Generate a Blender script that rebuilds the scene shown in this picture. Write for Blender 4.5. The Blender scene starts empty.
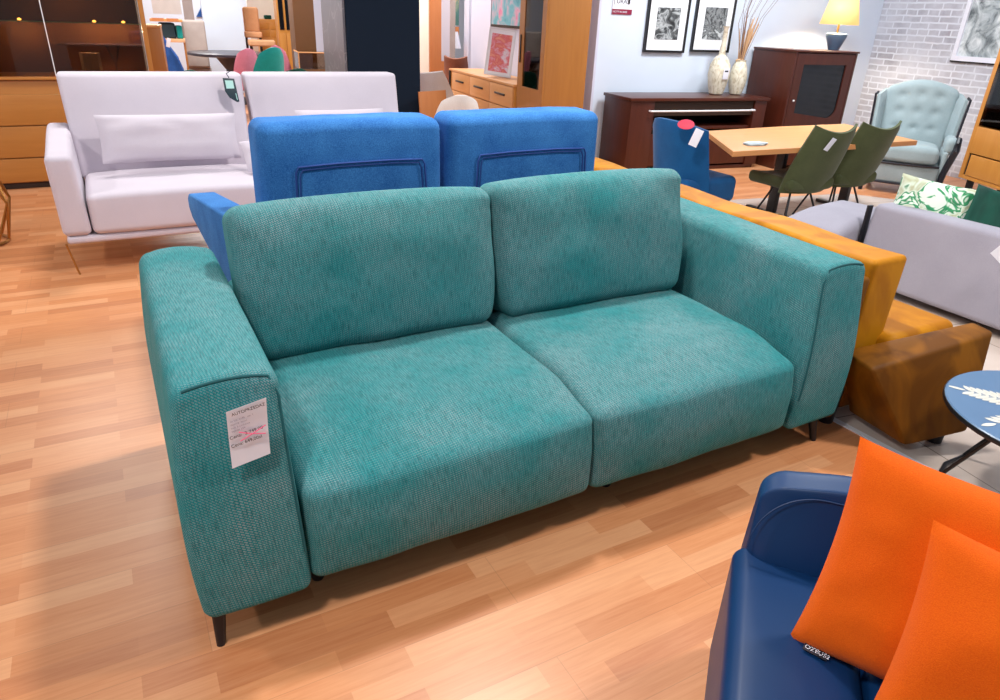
import bpy, bmesh, math, random
from mathutils import Vector, Matrix, Euler, noise
random.seed(7)
SC = bpy.context.scene
COL = SC.collection
R = math.radians
PI = math.pi

# ------------------------------------------------------------------ camera, world, lights, exposure
def make_camera():
    a, b, c = .514, .451, .043
    f = Vector((math.sin(a)*math.cos(b), math.cos(a)*math.cos(b), -math.sin(b)))
    r = Vector((math.cos(a), -math.sin(a), 0)); u = r.cross(f)
    r2 = math.cos(c)*r + math.sin(c)*u; u2 = -math.sin(c)*r + math.cos(c)*u
    cd = bpy.data.cameras.new('camera'); cd.sensor_width = 36; cd.lens = 692/1000*36; cd.clip_end = 100; cd.clip_start = .02
    o = bpy.data.objects.new('camera', cd); COL.objects.link(o)
    m = Matrix((r2, u2, -f)).transposed().to_4x4(); m.translation = (0, 0, 1.45)
    o.matrix_world = m; SC.camera = o
make_camera()
W = bpy.data.worlds.new('world'); SC.world = W; W.use_nodes = True
W.node_tree.nodes['Background'].inputs[0].default_value = (.80, .90, 1.0, 1)
W.node_tree.nodes['Background'].inputs[1].default_value = .42
def lamp(x, y, z, power, size=.5, col=(1, .97, .93), name='ceiling_panel_light'):
    d = bpy.data.lights.new(name, 'AREA'); d.energy = power; d.size = size; d.color = col; d.shape = 'DISK'
    o = bpy.data.objects.new(name, d); COL.objects.link(o); o.location = (x, y, z); return o
lamp(-.7, .5, 3.1, 56, .35)
lamp(1.5, 2.6, 3.2, 84, .3)
lamp(.3, 5.6, 3.2, 58, .6)
lamp(3.3, .5, 3.2, 75, .4)
lamp(-2.7, 3.4, 3.1, 60, .3)  # lamp added to throw the low bookcase's shade across the floor
lamp(5.3, 4.6, 3.2, 120, .8, (.93, .97, 1))
lamp(6.6, 3.6, 3.2, 30, .8, (.93, .97, 1))
lamp(-.6, 9.0, 3.3, 100, 1.2)
lamp(1.6, 12.0, 3.3, 150, 1.6)
lamp(4.2, 9.3, 3.3, 130, 1.2)
lamp(2.0, 16.0, 3.3, 130, 1.6)
SC.view_settings.view_transform = 'Standard'; SC.view_settings.look = 'None'
SC.view_settings.exposure = 0.0; SC.view_settings.gamma = 1; SC.view_settings.use_curve_mapping = False

# ------------------------------------------------------------------ room frame (turned 6.5 degrees from the sofas)
RW = R(-6.5)
E1 = Vector((math.cos(RW), math.sin(RW), 0)); E2 = Vector((-math.sin(RW), math.cos(RW), 0))
def uv(u, v, z=0): return E1*u + E2*v + Vector((0, 0, z))

# ------------------------------------------------------------------ materials
def srgb(h):
    if isinstance(h, str):
        h = [int(h[i:i+2], 16)/255 for i in (0, 2, 4)]
    return tuple((c/12.92 if c <= .04045 else ((c+.055)/1.055)**2.4) for c in h[:3]) + (1,)
def base(name, col, rough=.6, metal=0, **kw):
    m = bpy.data.materials.new(name); m.use_nodes = True
    b = m.node_tree.nodes['Principled BSDF']
    b.inputs['Base Color'].default_value = srgb(col); b.inputs['Roughness'].default_value = rough
    b.inputs['Metallic'].default_value = metal
    for k, v in kw.items(): b.inputs[k].default_value = v
    return m, m.node_tree, b
def N(nt, t, **kw):
    n = nt.nodes.new(t)
    for k, v in kw.items():
        if k in ('inputs',):
            for a, c in v.items(): n.inputs[a].default_value = c
        else: setattr(n, k, v)
    return n
def ramp(nt, src, stops):
    r = N(nt, 'ShaderNodeValToRGB'); el = r.color_ramp.elements
    while len(el) < len(stops): el.new(.5)
    for e, (p, c) in zip(el, stops): e.position = p; e.color = srgb(c)
    nt.links.new(src, r.inputs[0]); return r.outputs[0]
def objco(nt, scale=(1, 1, 1), rot=(0, 0, 0)):
    t = N(nt, 'ShaderNodeTexCoord'); m = N(nt, 'ShaderNodeMapping')
    m.inputs['Scale'].default_value = scale; m.inputs['Rotation'].default_value = rot
    nt.links.new(t.outputs['Object'], m.inputs[0]); return m.outputs[0]
def bump(nt, b, src, strength=.2, dist=.002):
    n = N(nt, 'ShaderNodeBump'); n.inputs['Strength'].default_value = strength; n.inputs['Distance'].default_value = dist
    nt.links.new(src, n.inputs['Height']); nt.links.new(n.outputs[0], b.inputs['Normal'])
def mix(nt, fac, a, b_, blend='MIX'):
    m = N(nt, 'ShaderNodeMix', data_type='RGBA', blend_type=blend)
    for k, v in ((0, fac), (6, a), (7, b_)):
        if hasattr(v, 'links') or hasattr(v, 'is_output'): nt.links.new(v, m.inputs[k])
        else: m.inputs[k].default_value = v if k == 0 else (srgb(v) if isinstance(v, str) else v)
    return m.outputs[2]
def noise_tex(nt, co, scale, detail=3, rough=.55, dist=0):
    n = N(nt, 'ShaderNodeTexNoise'); n.inputs['Scale'].default_value = scale; n.inputs['Detail'].default_value = detail
    n.inputs['Roughness'].default_value = rough; n.inputs['Distortion'].default_value = dist
    nt.links.new(co, n.inputs['Vector']); return n.outputs['Fac']

def plain(name, col, rough=.55, metal=0, var=.0, **kw):
    m, nt, b = base(name, col, rough, metal, **kw)
    co = objco(nt); f = noise_tex(nt, co, 6, 3)
    c = srgb(col); k = .06 if not var else var
    lo = tuple(x*(1-k) for x in c[:3])+(1,); hi = tuple(min(1, x*(1+k)) for x in c[:3])+(1,)
    nt.links.new(mix(nt, f, lo, hi), b.inputs['Base Color'])
    return m
def fabric(name, c1, c2, scale=300, nscale=5, rough=.85, sheen=.3, bstr=.25, nap=0, tint=None):
    m, nt, b = base(name, c1, rough)
    b.inputs['Sheen Weight'].default_value = sheen*.5; b.inputs['Sheen Roughness'].default_value = .5; b.inputs['Specular IOR Level'].default_value = .15
    if tint: b.inputs['Sheen Tint'].default_value = srgb(tint)
    co = objco(nt)
    f1 = noise_tex(nt, co, scale, 1); f2 = noise_tex(nt, co, nscale, 3)
    ad = N(nt, 'ShaderNodeMath', operation='MULTIPLY_ADD'); nt.links.new(f2, ad.inputs[0]); ad.inputs[1].default_value = .8; nt.links.new(f1, ad.inputs[2])
    mr = N(nt, 'ShaderNodeMapRange'); mr.inputs[1].default_value = .6; mr.inputs[2].default_value = 1.2
    nt.links.new(ad.outputs[0], mr.inputs[0])
    nt.links.new(mix(nt, mr.outputs[0], c1, c2), b.inputs['Base Color'])
    bump(nt, b, f1, bstr, .0015)
    return m
def weave(name, teal, mauve, dark, slub):
    """two-tone twill cut on the panel grain: teal warp, mauve-grey weft dashes, darker slubs"""
    m, nt, b = base(name, teal, .8); b.inputs['Specular IOR Level'].default_value = .15; b.inputs['Sheen Weight'].default_value = .15; b.inputs['Sheen Roughness'].default_value = .35
    b.inputs['Sheen Tint'].default_value = srgb('58d0cc')
    uvn = N(nt, 'ShaderNodeUVMap'); uvn.uv_map = 'UVMap'
    def mp(rot, sc):
        q = N(nt, 'ShaderNodeMapping'); q.inputs['Rotation'].default_value = (0, 0, R(rot)); q.inputs['Scale'].default_value = sc
        nt.links.new(uvn.outputs[0], q.inputs[0]); return q.outputs[0]
    br = N(nt, 'ShaderNodeTexBrick'); br.offset = .5
    br.inputs['Scale'].default_value = 1; br.inputs['Brick Width'].default_value = .0102; br.inputs['Row Height'].default_value = .0053
    br.inputs['Mortar Size'].default_value = .0014; br.inputs['Mortar Smooth'].default_value = .4
    nt.links.new(mp(38, (1, 1, 1)), br.inputs['Vector'])
    co = objco(nt)
    big = noise_tex(nt, co, 3.0, 4, .65); fine = noise_tex(nt, co, 260, 2, .6)
    warp = noise_tex(nt, mp(0, (130, 14, 1)), 1.6, 5, .75); weft = noise_tex(nt, mp(0, (12, 150, 1)), 1.4, 4, .7)
    # share of mauve weft that shows
    def math2(op, a, c, d=None):
        n = N(nt, 'ShaderNodeMath', operation=op)
        for i, v in enumerate((a, c, d)):
            if v is None: continue
            if isinstance(v, (int, float)): n.inputs[i].default_value = v
            else: nt.links.new(v, n.inputs[i])
        return n.outputs[0]
    inv = math2('SUBTRACT', 1.0, br.outputs['Fac'])
    share = N(nt, 'ShaderNodeMapRange'); share.inputs[1].default_value = .35; share.inputs[2].default_value = .65; share.inputs[3].default_value = .25; share.inputs[4].default_value = .80
    nt.links.new(big, share.inputs[0])
    fac = math2('MULTIPLY', inv, share.outputs[0])
    fac = math2('MULTIPLY', fac, math2('MULTIPLY_ADD', fine, .9, .55))
    c = mix(nt, fac, teal, mauve)
    dk = N(nt, 'ShaderNodeMapRange'); dk.inputs[1].default_value = .45; dk.inputs[2].default_value = .75; dk.inputs[4].default_value = .8; nt.links.new(warp, dk.inputs[0])
    c = mix(nt, dk.outputs[0], c, dark)
    sl = N(nt, 'ShaderNodeMapRange'); sl.inputs[1].default_value = .55; sl.inputs[2].default_value = .8; sl.inputs[4].default_value = .5; nt.links.new(weft, sl.inputs[0])
    c = mix(nt, sl.outputs[0], c, slub)
    nt.links.new(c, b.inputs['Base Color']); bump(nt, b, br.outputs['Fac'], -.5, .0015)
    return m
def wood(name, c1, c2, axis='X', scale=1.0, rough=.4, coat=.1):
    m, nt, b = base(name, c1, rough); b.inputs['Coat Weight'].default_value = coat
    s = {'X': (.8, 9, 9), 'Y': (9, .8, 9), 'Z': (9, 9, .8)}[axis]
    co = objco(nt, tuple(k*scale for k in s))
    f = noise_tex(nt, co, 2.2, 5, .6, .6)
    nt.links.new(mix(nt, f, c1, c2), b.inputs['Base Color']); bump(nt, b, f, .05, .001)
    return m
def emit(name, col, s):
    m, nt, b = base(name, col, .5); b.inputs['Emission Color'].default_value = srgb(col); b.inputs['Emission Strength'].default_value = s; return m
def glass(name, tint='ffffff', alpha=.18, rough=.02):
    m, nt, b = base(name, tint, rough); 
    tr = N(nt, 'ShaderNodeBsdfTransparent'); tr.inputs[0].default_value = srgb(tint)
    gl = N(nt, 'ShaderNodeBsdfGlossy'); gl.inputs['Roughness'].default_value = rough
    fr = N(nt, 'ShaderNodeFresnel'); fr.inputs[0].default_value = 1.5
    mx = N(nt, 'ShaderNodeMixShader'); nt.links.new(fr.outputs[0], mx.inputs[0]); nt.links.new(tr.outputs[0], mx.inputs[1]); nt.links.new(gl.outputs[0], mx.inputs[2])
    nt.links.new(mx.outputs[0], nt.nodes['Material Output'].inputs[0]); return m

def mat_laminate():
    m, nt, b = base('beech_laminate', 'e0a070', .38); b.inputs['Coat Weight'].default_value = .15; b.inputs['Coat Roughness'].default_value = .25
    co = objco(nt)
    br = N(nt, 'ShaderNodeTexBrick'); br.offset = .37; br.offset_frequency = 2; br.squash = 1.0
    br.inputs['Scale'].default_value = 1; br.inputs['Brick Width'].default_value = .43; br.inputs['Row Height'].default_value = .066
    br.inputs['Mortar Size'].default_value = .0; br.inputs['Bias'].default_value = 0
    br.inputs['Color1'].default_value = (0, 0, 0, 1); br.inputs['Color2'].default_value = (1, 1, 1, 1)
    nz = noise_tex(nt, objco(nt, (.5, 15.15, 1)), 1.0, 0)
    wob = N(nt, 'ShaderNodeVectorMath', operation='ADD'); cmb = N(nt, 'ShaderNodeCombineXYZ')
    sc = N(nt, 'ShaderNodeMath', operation='MULTIPLY'); sc.inputs[1].default_value = 0.0; nt.links.new(nz, sc.inputs[0]); nt.links.new(sc.outputs[0], cmb.inputs[0])
    nt.links.new(co, wob.inputs[0]); nt.links.new(cmb.outputs[0], wob.inputs[1]); nt.links.new(wob.outputs[0], br.inputs['Vector'])
    strip = ramp(nt, br.outputs['Color'], [(0, 'b66e44'), (.3, 'cc8352'), (.65, 'd69264'), (1, 'e0a376')])
    grain = noise_tex(nt, objco(nt, (2.5, 40, 1)), 2.0, 5, .65, .3)
    g = ramp(nt, grain, [(.3, 'bb7246'), (.55, 'd69466'), (.8, 'e4a97c')])
    c = mix(nt, .35, strip, g)
    # long board joints every three strips, as thin dark seams
    j = N(nt, 'ShaderNodeTexBrick'); j.offset = .41; j.offset_frequency = 2
    j.inputs['Scale'].default_value = 1; j.inputs['Brick Width'].default_value = 1.29; j.inputs['Row Height'].default_value = .198
    j.inputs['Mortar Size'].default_value = .0011; j.inputs['Mortar Smooth'].default_value = .1
    nt.links.new(co, j.inputs['Vector'])
    sm = N(nt, 'ShaderNodeMath', operation='MULTIPLY'); sm.inputs[1].default_value = .3; nt.links.new(j.outputs['Fac'], sm.inputs[0])
    c = mix(nt, sm.outputs[0], c, '8a5638')
    nt.links.new(c, b.inputs['Base Color']); return m
def mat_tiles():
    m, nt, b = base('stone_tile', 'c8b4a6', .22)
    co = objco(nt, (1, 1, 1), (0, 0, R(8)))
    br = N(nt, 'ShaderNodeTexBrick'); br.offset = 0; br.inputs['Scale'].default_value = 1
    br.inputs['Brick Width'].default_value = .6; br.inputs['Row Height'].default_value = .6; br.inputs['Mortar Size'].default_value = .003
    br.inputs['Color1'].default_value = srgb('d6c6bc'); br.inputs['Color2'].default_value = srgb('cfbcb0'); br.inputs['Mortar'].default_value = srgb('7d6c62')
    nt.links.new(co, br.inputs['Vector'])
    c = mix(nt, .25, br.outputs['Color'], ramp(nt, noise_tex(nt, co, 5, 4), [(.3, 'bca696'), (.7, 'e0d4cc')]))
    nt.links.new(c, b.inputs['Base Color']); return m
def mat_brick():
    m, nt, b = base('white_brick', 'd8d8de', .8)
    t = N(nt, 'ShaderNodeTexCoord'); sp = N(nt, 'ShaderNodeSeparateXYZ'); cb = N(nt, 'ShaderNodeCombineXYZ')
    nt.links.new(t.outputs['Object'], sp.inputs[0]); nt.links.new(sp.outputs['Y'], cb.inputs[0]); nt.links.new(sp.outputs['Z'], cb.inputs[1])
    nzv = N(nt, 'ShaderNodeTexNoise'); nzv.inputs['Scale'].default_value = 9; nt.links.new(cb.outputs[0], nzv.inputs['Vector'])
    ds = N(nt, 'ShaderNodeVectorMath', operation='MULTIPLY_ADD'); nt.links.new(nzv.outputs['Color'], ds.inputs[0]); ds.inputs[1].default_value = (.02, .02, 0); nt.links.new(cb.outputs[0], ds.inputs[2])
    br = N(nt, 'ShaderNodeTexBrick'); br.inputs['Scale'].default_value = 1; br.inputs['Brick Width'].default_value = .235; br.inputs['Row Height'].default_value = .068
    br.inputs['Mortar Size'].default_value = .011; br.inputs['Mortar Smooth'].default_value = .45; br.squash = .6; br.squash_frequency = 3
    br.inputs['Color1'].default_value = srgb('93909c'); br.inputs['Color2'].default_value = srgb('b8b6c0'); br.inputs['Mortar'].default_value = srgb('dcdfe8')
    nt.links.new(ds.outputs[0], br.inputs['Vector'])
    fade = noise_tex(nt, cb.outputs[0], 2.3, 5, .7)
    mr = N(nt, 'ShaderNodeMapRange'); mr.inputs[1].default_value = .30; mr.inputs[2].default_value = .66; mr.inputs[4].default_value = .85; nt.links.new(fade, mr.inputs[0])
    nt.links.new(mix(nt, mr.outputs[0], br.outputs['Color'], 'd2d4de'), b.inputs['Base Color'])
    bump(nt, b, br.outputs['Fac'], -.5, .01); return m
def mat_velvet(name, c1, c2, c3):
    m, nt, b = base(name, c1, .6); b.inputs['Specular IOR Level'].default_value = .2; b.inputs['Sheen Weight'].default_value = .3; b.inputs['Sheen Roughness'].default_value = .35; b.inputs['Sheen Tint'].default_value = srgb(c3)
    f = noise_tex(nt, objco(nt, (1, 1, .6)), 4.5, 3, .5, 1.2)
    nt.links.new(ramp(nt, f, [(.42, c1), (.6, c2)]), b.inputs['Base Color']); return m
def mat_print(name, scale, stops, seed=0, dist=1.5, detail=4):
    m, nt, b = base(name, stops[0][1], .6)
    t = N(nt, 'ShaderNodeTexCoord'); mp = N(nt, 'ShaderNodeMapping'); mp.inputs['Location'].default_value = (seed, seed*.7, seed*.3)
    nt.links.new(t.outputs['Object'], mp.inputs[0])
    nt.links.new(ramp(nt, noise_tex(nt, mp.outputs[0], scale, detail, .6, dist), stops), b.inputs['Base Color']); return m
def mat_marble():
    m, nt, b = base('grey_marble', '77747a', .3)
    v = N(nt, 'ShaderNodeTexVoronoi', feature='DISTANCE_TO_EDGE'); v.inputs['Scale'].default_value = 2.2
    co = objco(nt); nn = N(nt, 'ShaderNodeTexNoise'); nn.inputs['Scale'].default_value = 3; nt.links.new(co, nn.inputs['Vector'])
    ad = N(nt, 'ShaderNodeVectorMath', operation='MULTIPLY_ADD'); nt.links.new(nn.outputs['Color'], ad.inputs[0]); ad.inputs[1].default_value = (.6,)*3; nt.links.new(co, ad.inputs[2])
    nt.links.new(ad.outputs[0], v.inputs['Vector'])
    nt.links.new(ramp(nt, v.outputs['Distance'], [(0, '918b90'), (.015, '68646a'), (1, '5c585f')]), b.inputs['Base Color']); return m

M = {}
M['laminate'] = mat_laminate(); M['tiles'] = mat_tiles(); M['brick'] = mat_brick(); M['marble'] = mat_marble()
M['wall'] = plain('wall_paint', 'd6dfee', .8, var=.02)
M['jamb'] = plain('jamb_paint', 'd2d2e4', .8, var=.02)
M['teal'] = weave('teal_weave', '037a7e', '9a9c9f', '053f45', '12a09c')
M['teal_dark'] = plain('teal_piping', '12555a', .8)
M['blue'] = fabric('blue_chenille', '24589a', '4482c2', 260, 7, .9, .4, .4, tint='6fb0f0')
M['blue_pipe'] = plain('blue_piping', '1a3f86', .7)
M['grey'] = fabric('pale_grey_fabric', 'c5bbc5', 'd0c6cf', 420, 4, .9, .2, .2)
M['grey2'] = fabric('silver_grey_fabric', '96929f', 'a6a2ae', 420, 4, .9, .2, .2)
M['mustard'] = mat_velvet('mustard_velvet', 'a86604', 'bf7c08', 'e8b040')
M['mustard_shaded'] = mat_velvet('mustard_velvet_shaded', '633803', '855008', 'd89a30')  # darkened mustard: the shade on the arms is painted into the colour
M['navy'] = plain('navy_leather', '09305c', .42, var=.1, **{'Specular IOR Level': .3})
M['stitch'] = plain('navy_stitch', '0a2a55', .5)
M['orange'] = fabric('orange_linen', 'd85304', 'e46408', 500, 5, .85, .15, .35)
M['black'] = plain('black_metal', '15151a', .4)
M['brass'] = plain('brass', 'b8864a', .3, .9)
M['white'] = plain('white_paper', 'e8e8f2', .7, var=.02)
M['brightwall'] = plain('bright_cream_wall', 'fff2e2', .8)
M['mount'] = plain('white_mount', 'f4f4f8', .5, var=.01)
M['ink'] = plain('black_ink', '26222c', .7)
M['greytext'] = plain('grey_ink', '9a94a8', .7)
M['pinkpen'] = plain('pink_pen', 'f0648c', .7)
M['oak'] = wood('oak_veneer', '9a5f2a', 'b27636', 'Z', 1, .4)
M['oak_h'] = wood('oak_veneer_horizontal', '9f6428', 'b87a38', 'X', 1, .4)
M['oak_y'] = wood('light_oak_veneer', 'c88a50', 'daa066', 'Y', 1, .45)
M['honey'] = wood('honey_wood', 'bd7a30', 'd09044', 'Z', 1, .4)
M['table_oak'] = wood('tabletop_oak', 'c98548', 'db9c62', 'X', .8, .5)
M['walnut'] = wood('dark_walnut', '3a140a', '5a2614', 'X', 1, .35, .1)
M['walnut_v'] = wood('dark_walnut_upright', '36120a', '562413', 'Z', 1, .4, .05)
M['inside'] = plain('dark_interior', '2c1a10', .7)
M['glass'] = glass('clear_glass', 'ffffff')
M['smoke'] = glass('smoked_glass', 'c4b4a2')
M['dark_glass'] = plain('black_glass', '11161c', .08)
M['green_edge'] = plain('green_glass_edge', 'a4ecd0', .2)
M['spot'] = emit('warm_spot', 'ffc060', 12)
M['shade'] = emit('lampshade_glow', 'ffc860', .75); M['shade'].node_tree.nodes['Principled BSDF'].inputs['Base Color'].default_value = srgb('e8cf98')
M['ceramic'] = plain('slate_ceramic', '4b5f78', .35)
M['cream_cer'] = mat_print('crackled_cream_ceramic', 9, [(.35, 'b9ab92'), (.5, 'd8cfba'), (.7, 'e6dfcf')], 2, 3)
M['wing'] = fabric('duck_egg_velvet', '90a0a4', 'a6b5b8', 300, 5, .8, .4, .2)
M['wingwood'] = plain('black_carved_wood', '15141f', .35)
M['green'] = fabric('olive_velvet', '434a2e', '575d3e', 300, 6, .8, .3, .2)
M['bluechair'] = fabric('petrol_blue_velvet', '074478', '0e568c', 300, 6, .8, .3, .2)
M['darkgreen'] = mat_velvet('bottle_green_velvet', '06352c', '0c4a3c', '2f8a70')
M['leaf'] = mat_print('palm_leaf_print', 9, [(.44, 'e2ecdf'), (.47, '2f9c62'), (.52, '17794a'), (.56, 'd6e4d2'), (.7, 'b5b694')], 4, 1.2, 2)
M['art_bw'] = mat_print('grey_photo_print', 9, [(.36, '1d1f22'), (.46, '55585a'), (.55, 'b8bcbe'), (.66, '3a3c3e')], 3, 1.0, 3)
M['art_bw2'] = mat_print('grey_photo_print_two', 8, [(.36, '2a2c30'), (.48, '8e9294'), (.54, '303236'), (.66, 'c6cacc')], 8, 1.0, 3)
M['art_grey'] = mat_print('misty_photo_print', 5, [(.35, '5c6468'), (.5, 'a9b2b6'), (.68, 'dfe4e6')], 12, 1.5, 4)
M['art_pink'] = mat_print('red_pink_print', 7, [(.36, 'e8dfe8'), (.46, 'e89aa8'), (.56, 'e0706e'), (.7, 'f0a890')], 5, 2, 4)
M['art_abs'] = mat_print('pink_teal_canvas', 3.2, [(.36, 'e0508a'), (.46, 'c8a4b4'), (.56, '69a8b4'), (.7, '3f8c9c')], 9.4, .6, 3)
M['art_far'] = mat_print('teal_orange_canvas', 5, [(.4, '4f7f7c'), (.52, '9a9a7a'), (.64, 'd0885a')], 1, 1, 3)
M['pink'] = fabric('pink_velvet', 'c46a80', 'd88498', 200, 6, .8, .4, .1)
M['tealv'] = fabric('teal_velvet', '0c7470', '16908a', 200, 6, .8, .4, .1)
M['bluev'] = fabric('royal_blue_velvet', '1c3f78', '2f5ea4', 200, 6, .8, .4, .1)
M['peach'] = fabric('peach_fabric', 'd2986c', 'e4b088', 200, 6, .85, .2, .1)
M['taupe'] = fabric('taupe_fabric', 'a59690', 'b8aaa4', 200, 6, .85, .2, .1)
M['cream'] = fabric('cream_fabric', 'd6ccc4', 'e4dcd6', 200, 6, .85, .2, .1)
M['brownf'] = fabric('brown_leatherette', '7a4a38', '8f5a44', 200, 6, .6, .2, .1)
M['darktop'] = plain('dark_tabletop', '37333c', .35)
M['navypanel'] = plain('navy_panel', '16202e', .8, **{'Specular IOR Level': .1})
M['slate_top'] = plain('blue_grey_top', '56769a', .3, var=.1)
M['silverleaf'] = plain('silver_leaf_inlay', 'd2cfc6', .35)
M['alu'] = plain('aluminium_strip', 'e4e4e8', .45, .0)
M['dried'] = plain('dried_stems', 'c9a078', .8)
M['twig'] = plain('brown_twigs', '6e4e44', .8)
M['maroon'] = plain('maroon_band', '8a1238', .5)
M['redtag'] = plain('pink_red_tag', 'e4445f', .6)
M['taggreen'] = plain('pale_green_label', 'b5e2da', .6)
M['tagblack'] = plain('dark_tag', '16303a', .5)
M['bronze'] = plain('dark_wardrobe', '6a4420', .5)
M['cab_back'] = plain('warm_brown_back', '7a4c24', .6)
M['orangewood'] = wood('cherry_wood', 'b9703c', 'cc8450', 'Z', 1, .4)

# ------------------------------------------------------------------ mesh helpers
def link(name, me, mat, parent=None):
    o = bpy.data.objects.new(name, me); COL.objects.link(o)
    if mat is not None: me.materials.append(mat)
    if parent is not None: o.parent = parent
    return o
def obj(name, bm, mat, parent=None, smooth=True):
    bmesh.ops.recalc_face_normals(bm, faces=bm.faces)
    me = bpy.data.meshes.new(name); bm.to_mesh(me); bm.free()
    if smooth:
        for p in me.polygons: p.use_smooth = True
        me.set_sharp_from_angle(angle=R(38))
    return link(name, me, mat, parent)
def thing(name, label, cat, loc=(0, 0, 0), rotz=0, group=None):
    o = bpy.data.objects.new(name, None); COL.objects.link(o); o.empty_display_size = .1
    o.location = loc; o.rotation_euler = (0, 0, rotz); o['label'] = label; o['category'] = cat
    if group: o['group'] = group
    return o
def tag(o, label, cat, group=None):
    o['label'] = label; o['category'] = cat
    if group: o['group'] = group
    return o
def struct(o): o['kind'] = 'structure'; return o
def axis_samples(h, r, n):
    if r <= 0: return [-h+2*h*i/n for i in range(n+1)]
    k = 4
    edge = [math.tan(R(45)*i/k)*r for i in range(k+1)]   # offsets from the inner box line
    inner = h-r
    left = [-inner-e for e in reversed(edge)]
    mid = [-inner+2*inner*i/n for i in range(1, n)] if n > 1 and inner > 1e-5 else []
    right = [inner+e for e in edge]
    if inner <= 1e-5: right = right[1:]
    return left+mid+right
def rbox(size, r=.02, n=2, center=(0, 0, 0), fn=None, bm=None, M4=None):
    """rounded box; fn(p, q) may reshape it, q = position in the box from -1 to 1"""
    hx, hy, hz = (s/2 for s in size); r = min(r, hx*.999, hy*.999, hz*.999)
    nn = n if isinstance(n, (tuple, list)) else (n, n, n)
    S = [axis_samples(h, r, k) for h, k in zip((hx, hy, hz), nn)]
    H = (hx, hy, hz); bm = bm or bmesh.new(); cache = {}
    uvl = bm.loops.layers.uv.get('UVMap') or bm.loops.layers.uv.new('UVMap')
    def vert(p):
        key = (round(p[0], 6), round(p[1], 6), round(p[2], 6))
        if key in cache: return cache[key]
        q = Vector([max(-(H[i]-r), min(H[i]-r, p[i])) for i in range(3)]); d = Vector(p)-q
        w = q+d.normalized()*r if (r > 0 and d.length > 1e-9) else Vector(p)
        if fn: w = Vector(fn(w, Vector((w.x/hx, w.y/hy, w.z/hz))))
        w = w+Vector(center)
        if M4: w = M4 @ w
        v = bm.verts.new(w); cache[key] = v; return v
    for ax in range(3):
        a, b = [(1, 2), (2, 0), (0, 1)][ax]
        for s in (-1, 1):
            for i in range(len(S[a])-1):
                for j in range(len(S[b])-1):
                    qs = []; us = {}
                    for (ii, jj) in ((i, j), (i+1, j), (i+1, j+1), (i, j+1)):
                        p = [0, 0, 0]; p[ax] = s*H[ax]; p[a] = S[a][ii]; p[b] = S[b][jj]; v = vert(p); qs.append(v)
                        us[v] = {0: (p[1], p[2]), 1: (p[0], p[2]), 2: (p[0]+7, p[1])}[ax]
                    if s < 0: qs.reverse()
                    if len(set(qs)) >= 3:
                        try: f = bm.faces.new(list(dict.fromkeys(qs)))
                        except ValueError: continue
                        for l in f.loops: l[uvl].uv = us[l.vert]
    return bm
def box(bm, x0, x1, y0, y1, z0, z1, M4=None):
    vs = [Vector((x, y, z)) for z in (z0, z1) for y in (y0, y1) for x in (x0, x1)]
    vs = [bm.verts.new(M4 @ v if M4 else v) for v in vs]
    for f in ((0, 2, 3, 1), (4, 5, 7, 6), (0, 1, 5, 4), (2, 6, 7, 3), (0, 4, 6, 2), (1, 3, 7, 5)): bm.faces.new([vs[i] for i in f])
    return bm
def boxbm(*a, bev=.004, M4=None):
    bm = bmesh.new(); box(bm, *a, M4=M4)
    if bev: bmesh.ops.bevel(bm, geom=list(bm.edges), offset=bev, segments=2, affect='EDGES', profile=.6)
    return bm
def poly_prism(pts, thick, axis='Y', at=0, bev=0):
    """pts in the plane across `axis`, extruded from `at` to `at+thick`"""
    bm = bmesh.new()
    def P(a, b, t): return {'Y': (a, t, b), 'X': (t, a, b), 'Z': (a, b, t)}[axis]
    lo = [bm.verts.new(P(a, b, at)) for a, b in pts]; hi = [bm.verts.new(P(a, b, at+thick)) for a, b in pts]
    bm.faces.new(lo); bm.faces.new(list(reversed(hi)))
    n = len(pts)
    for i in range(n): bm.faces.new((lo[i], hi[i], hi[(i+1) % n], lo[(i+1) % n]))
    bmesh.ops.recalc_face_normals(bm, faces=bm.faces)
    if bev: bmesh.ops.bevel(bm, geom=list(bm.edges), offset=bev, segments=3, affect='EDGES', profile=.5)
    return bm
def tube(bm, pts, r, seg=8, closed=False):
    pts = [Vector(p) for p in pts]; rr = r if isinstance(r, (list, tuple)) else [r]*len(pts); rings = []
    n = len(pts); prevx = None
    for i, p in enumerate(pts):
        if closed: t = pts[(i+1) % n]-pts[i-1]
        else: t = pts[min(i+1, n-1)]-pts[max(i-1, 0)]
        t.normalize()
        if prevx is None:
            a = Vector((0, 0, 1)) if abs(t.z) < .9 else Vector((1, 0, 0)); x = t.cross(a).normalized()
        else: x = (prevx-t*prevx.dot(t)).normalized()
        prevx = x; y = t.cross(x)
        rings.append([bm.verts.new(p+(x*math.cos(2*PI*k/seg)+y*math.sin(2*PI*k/seg))*rr[i]) for k in range(seg)])
    for i in range(n if closed else n-1):
        A, B = rings[i], rings[(i+1) % n]
        for k in range(seg): bm.faces.new((A[k], A[(k+1) % seg], B[(k+1) % seg], B[k]))
    if not closed: bm.faces.new(list(reversed(rings[0]))); bm.faces.new(rings[-1])
    return bm
def tubebm(pts, r, seg=8, closed=False): return tube(bmesh.new(), pts, r, seg, closed)
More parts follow.
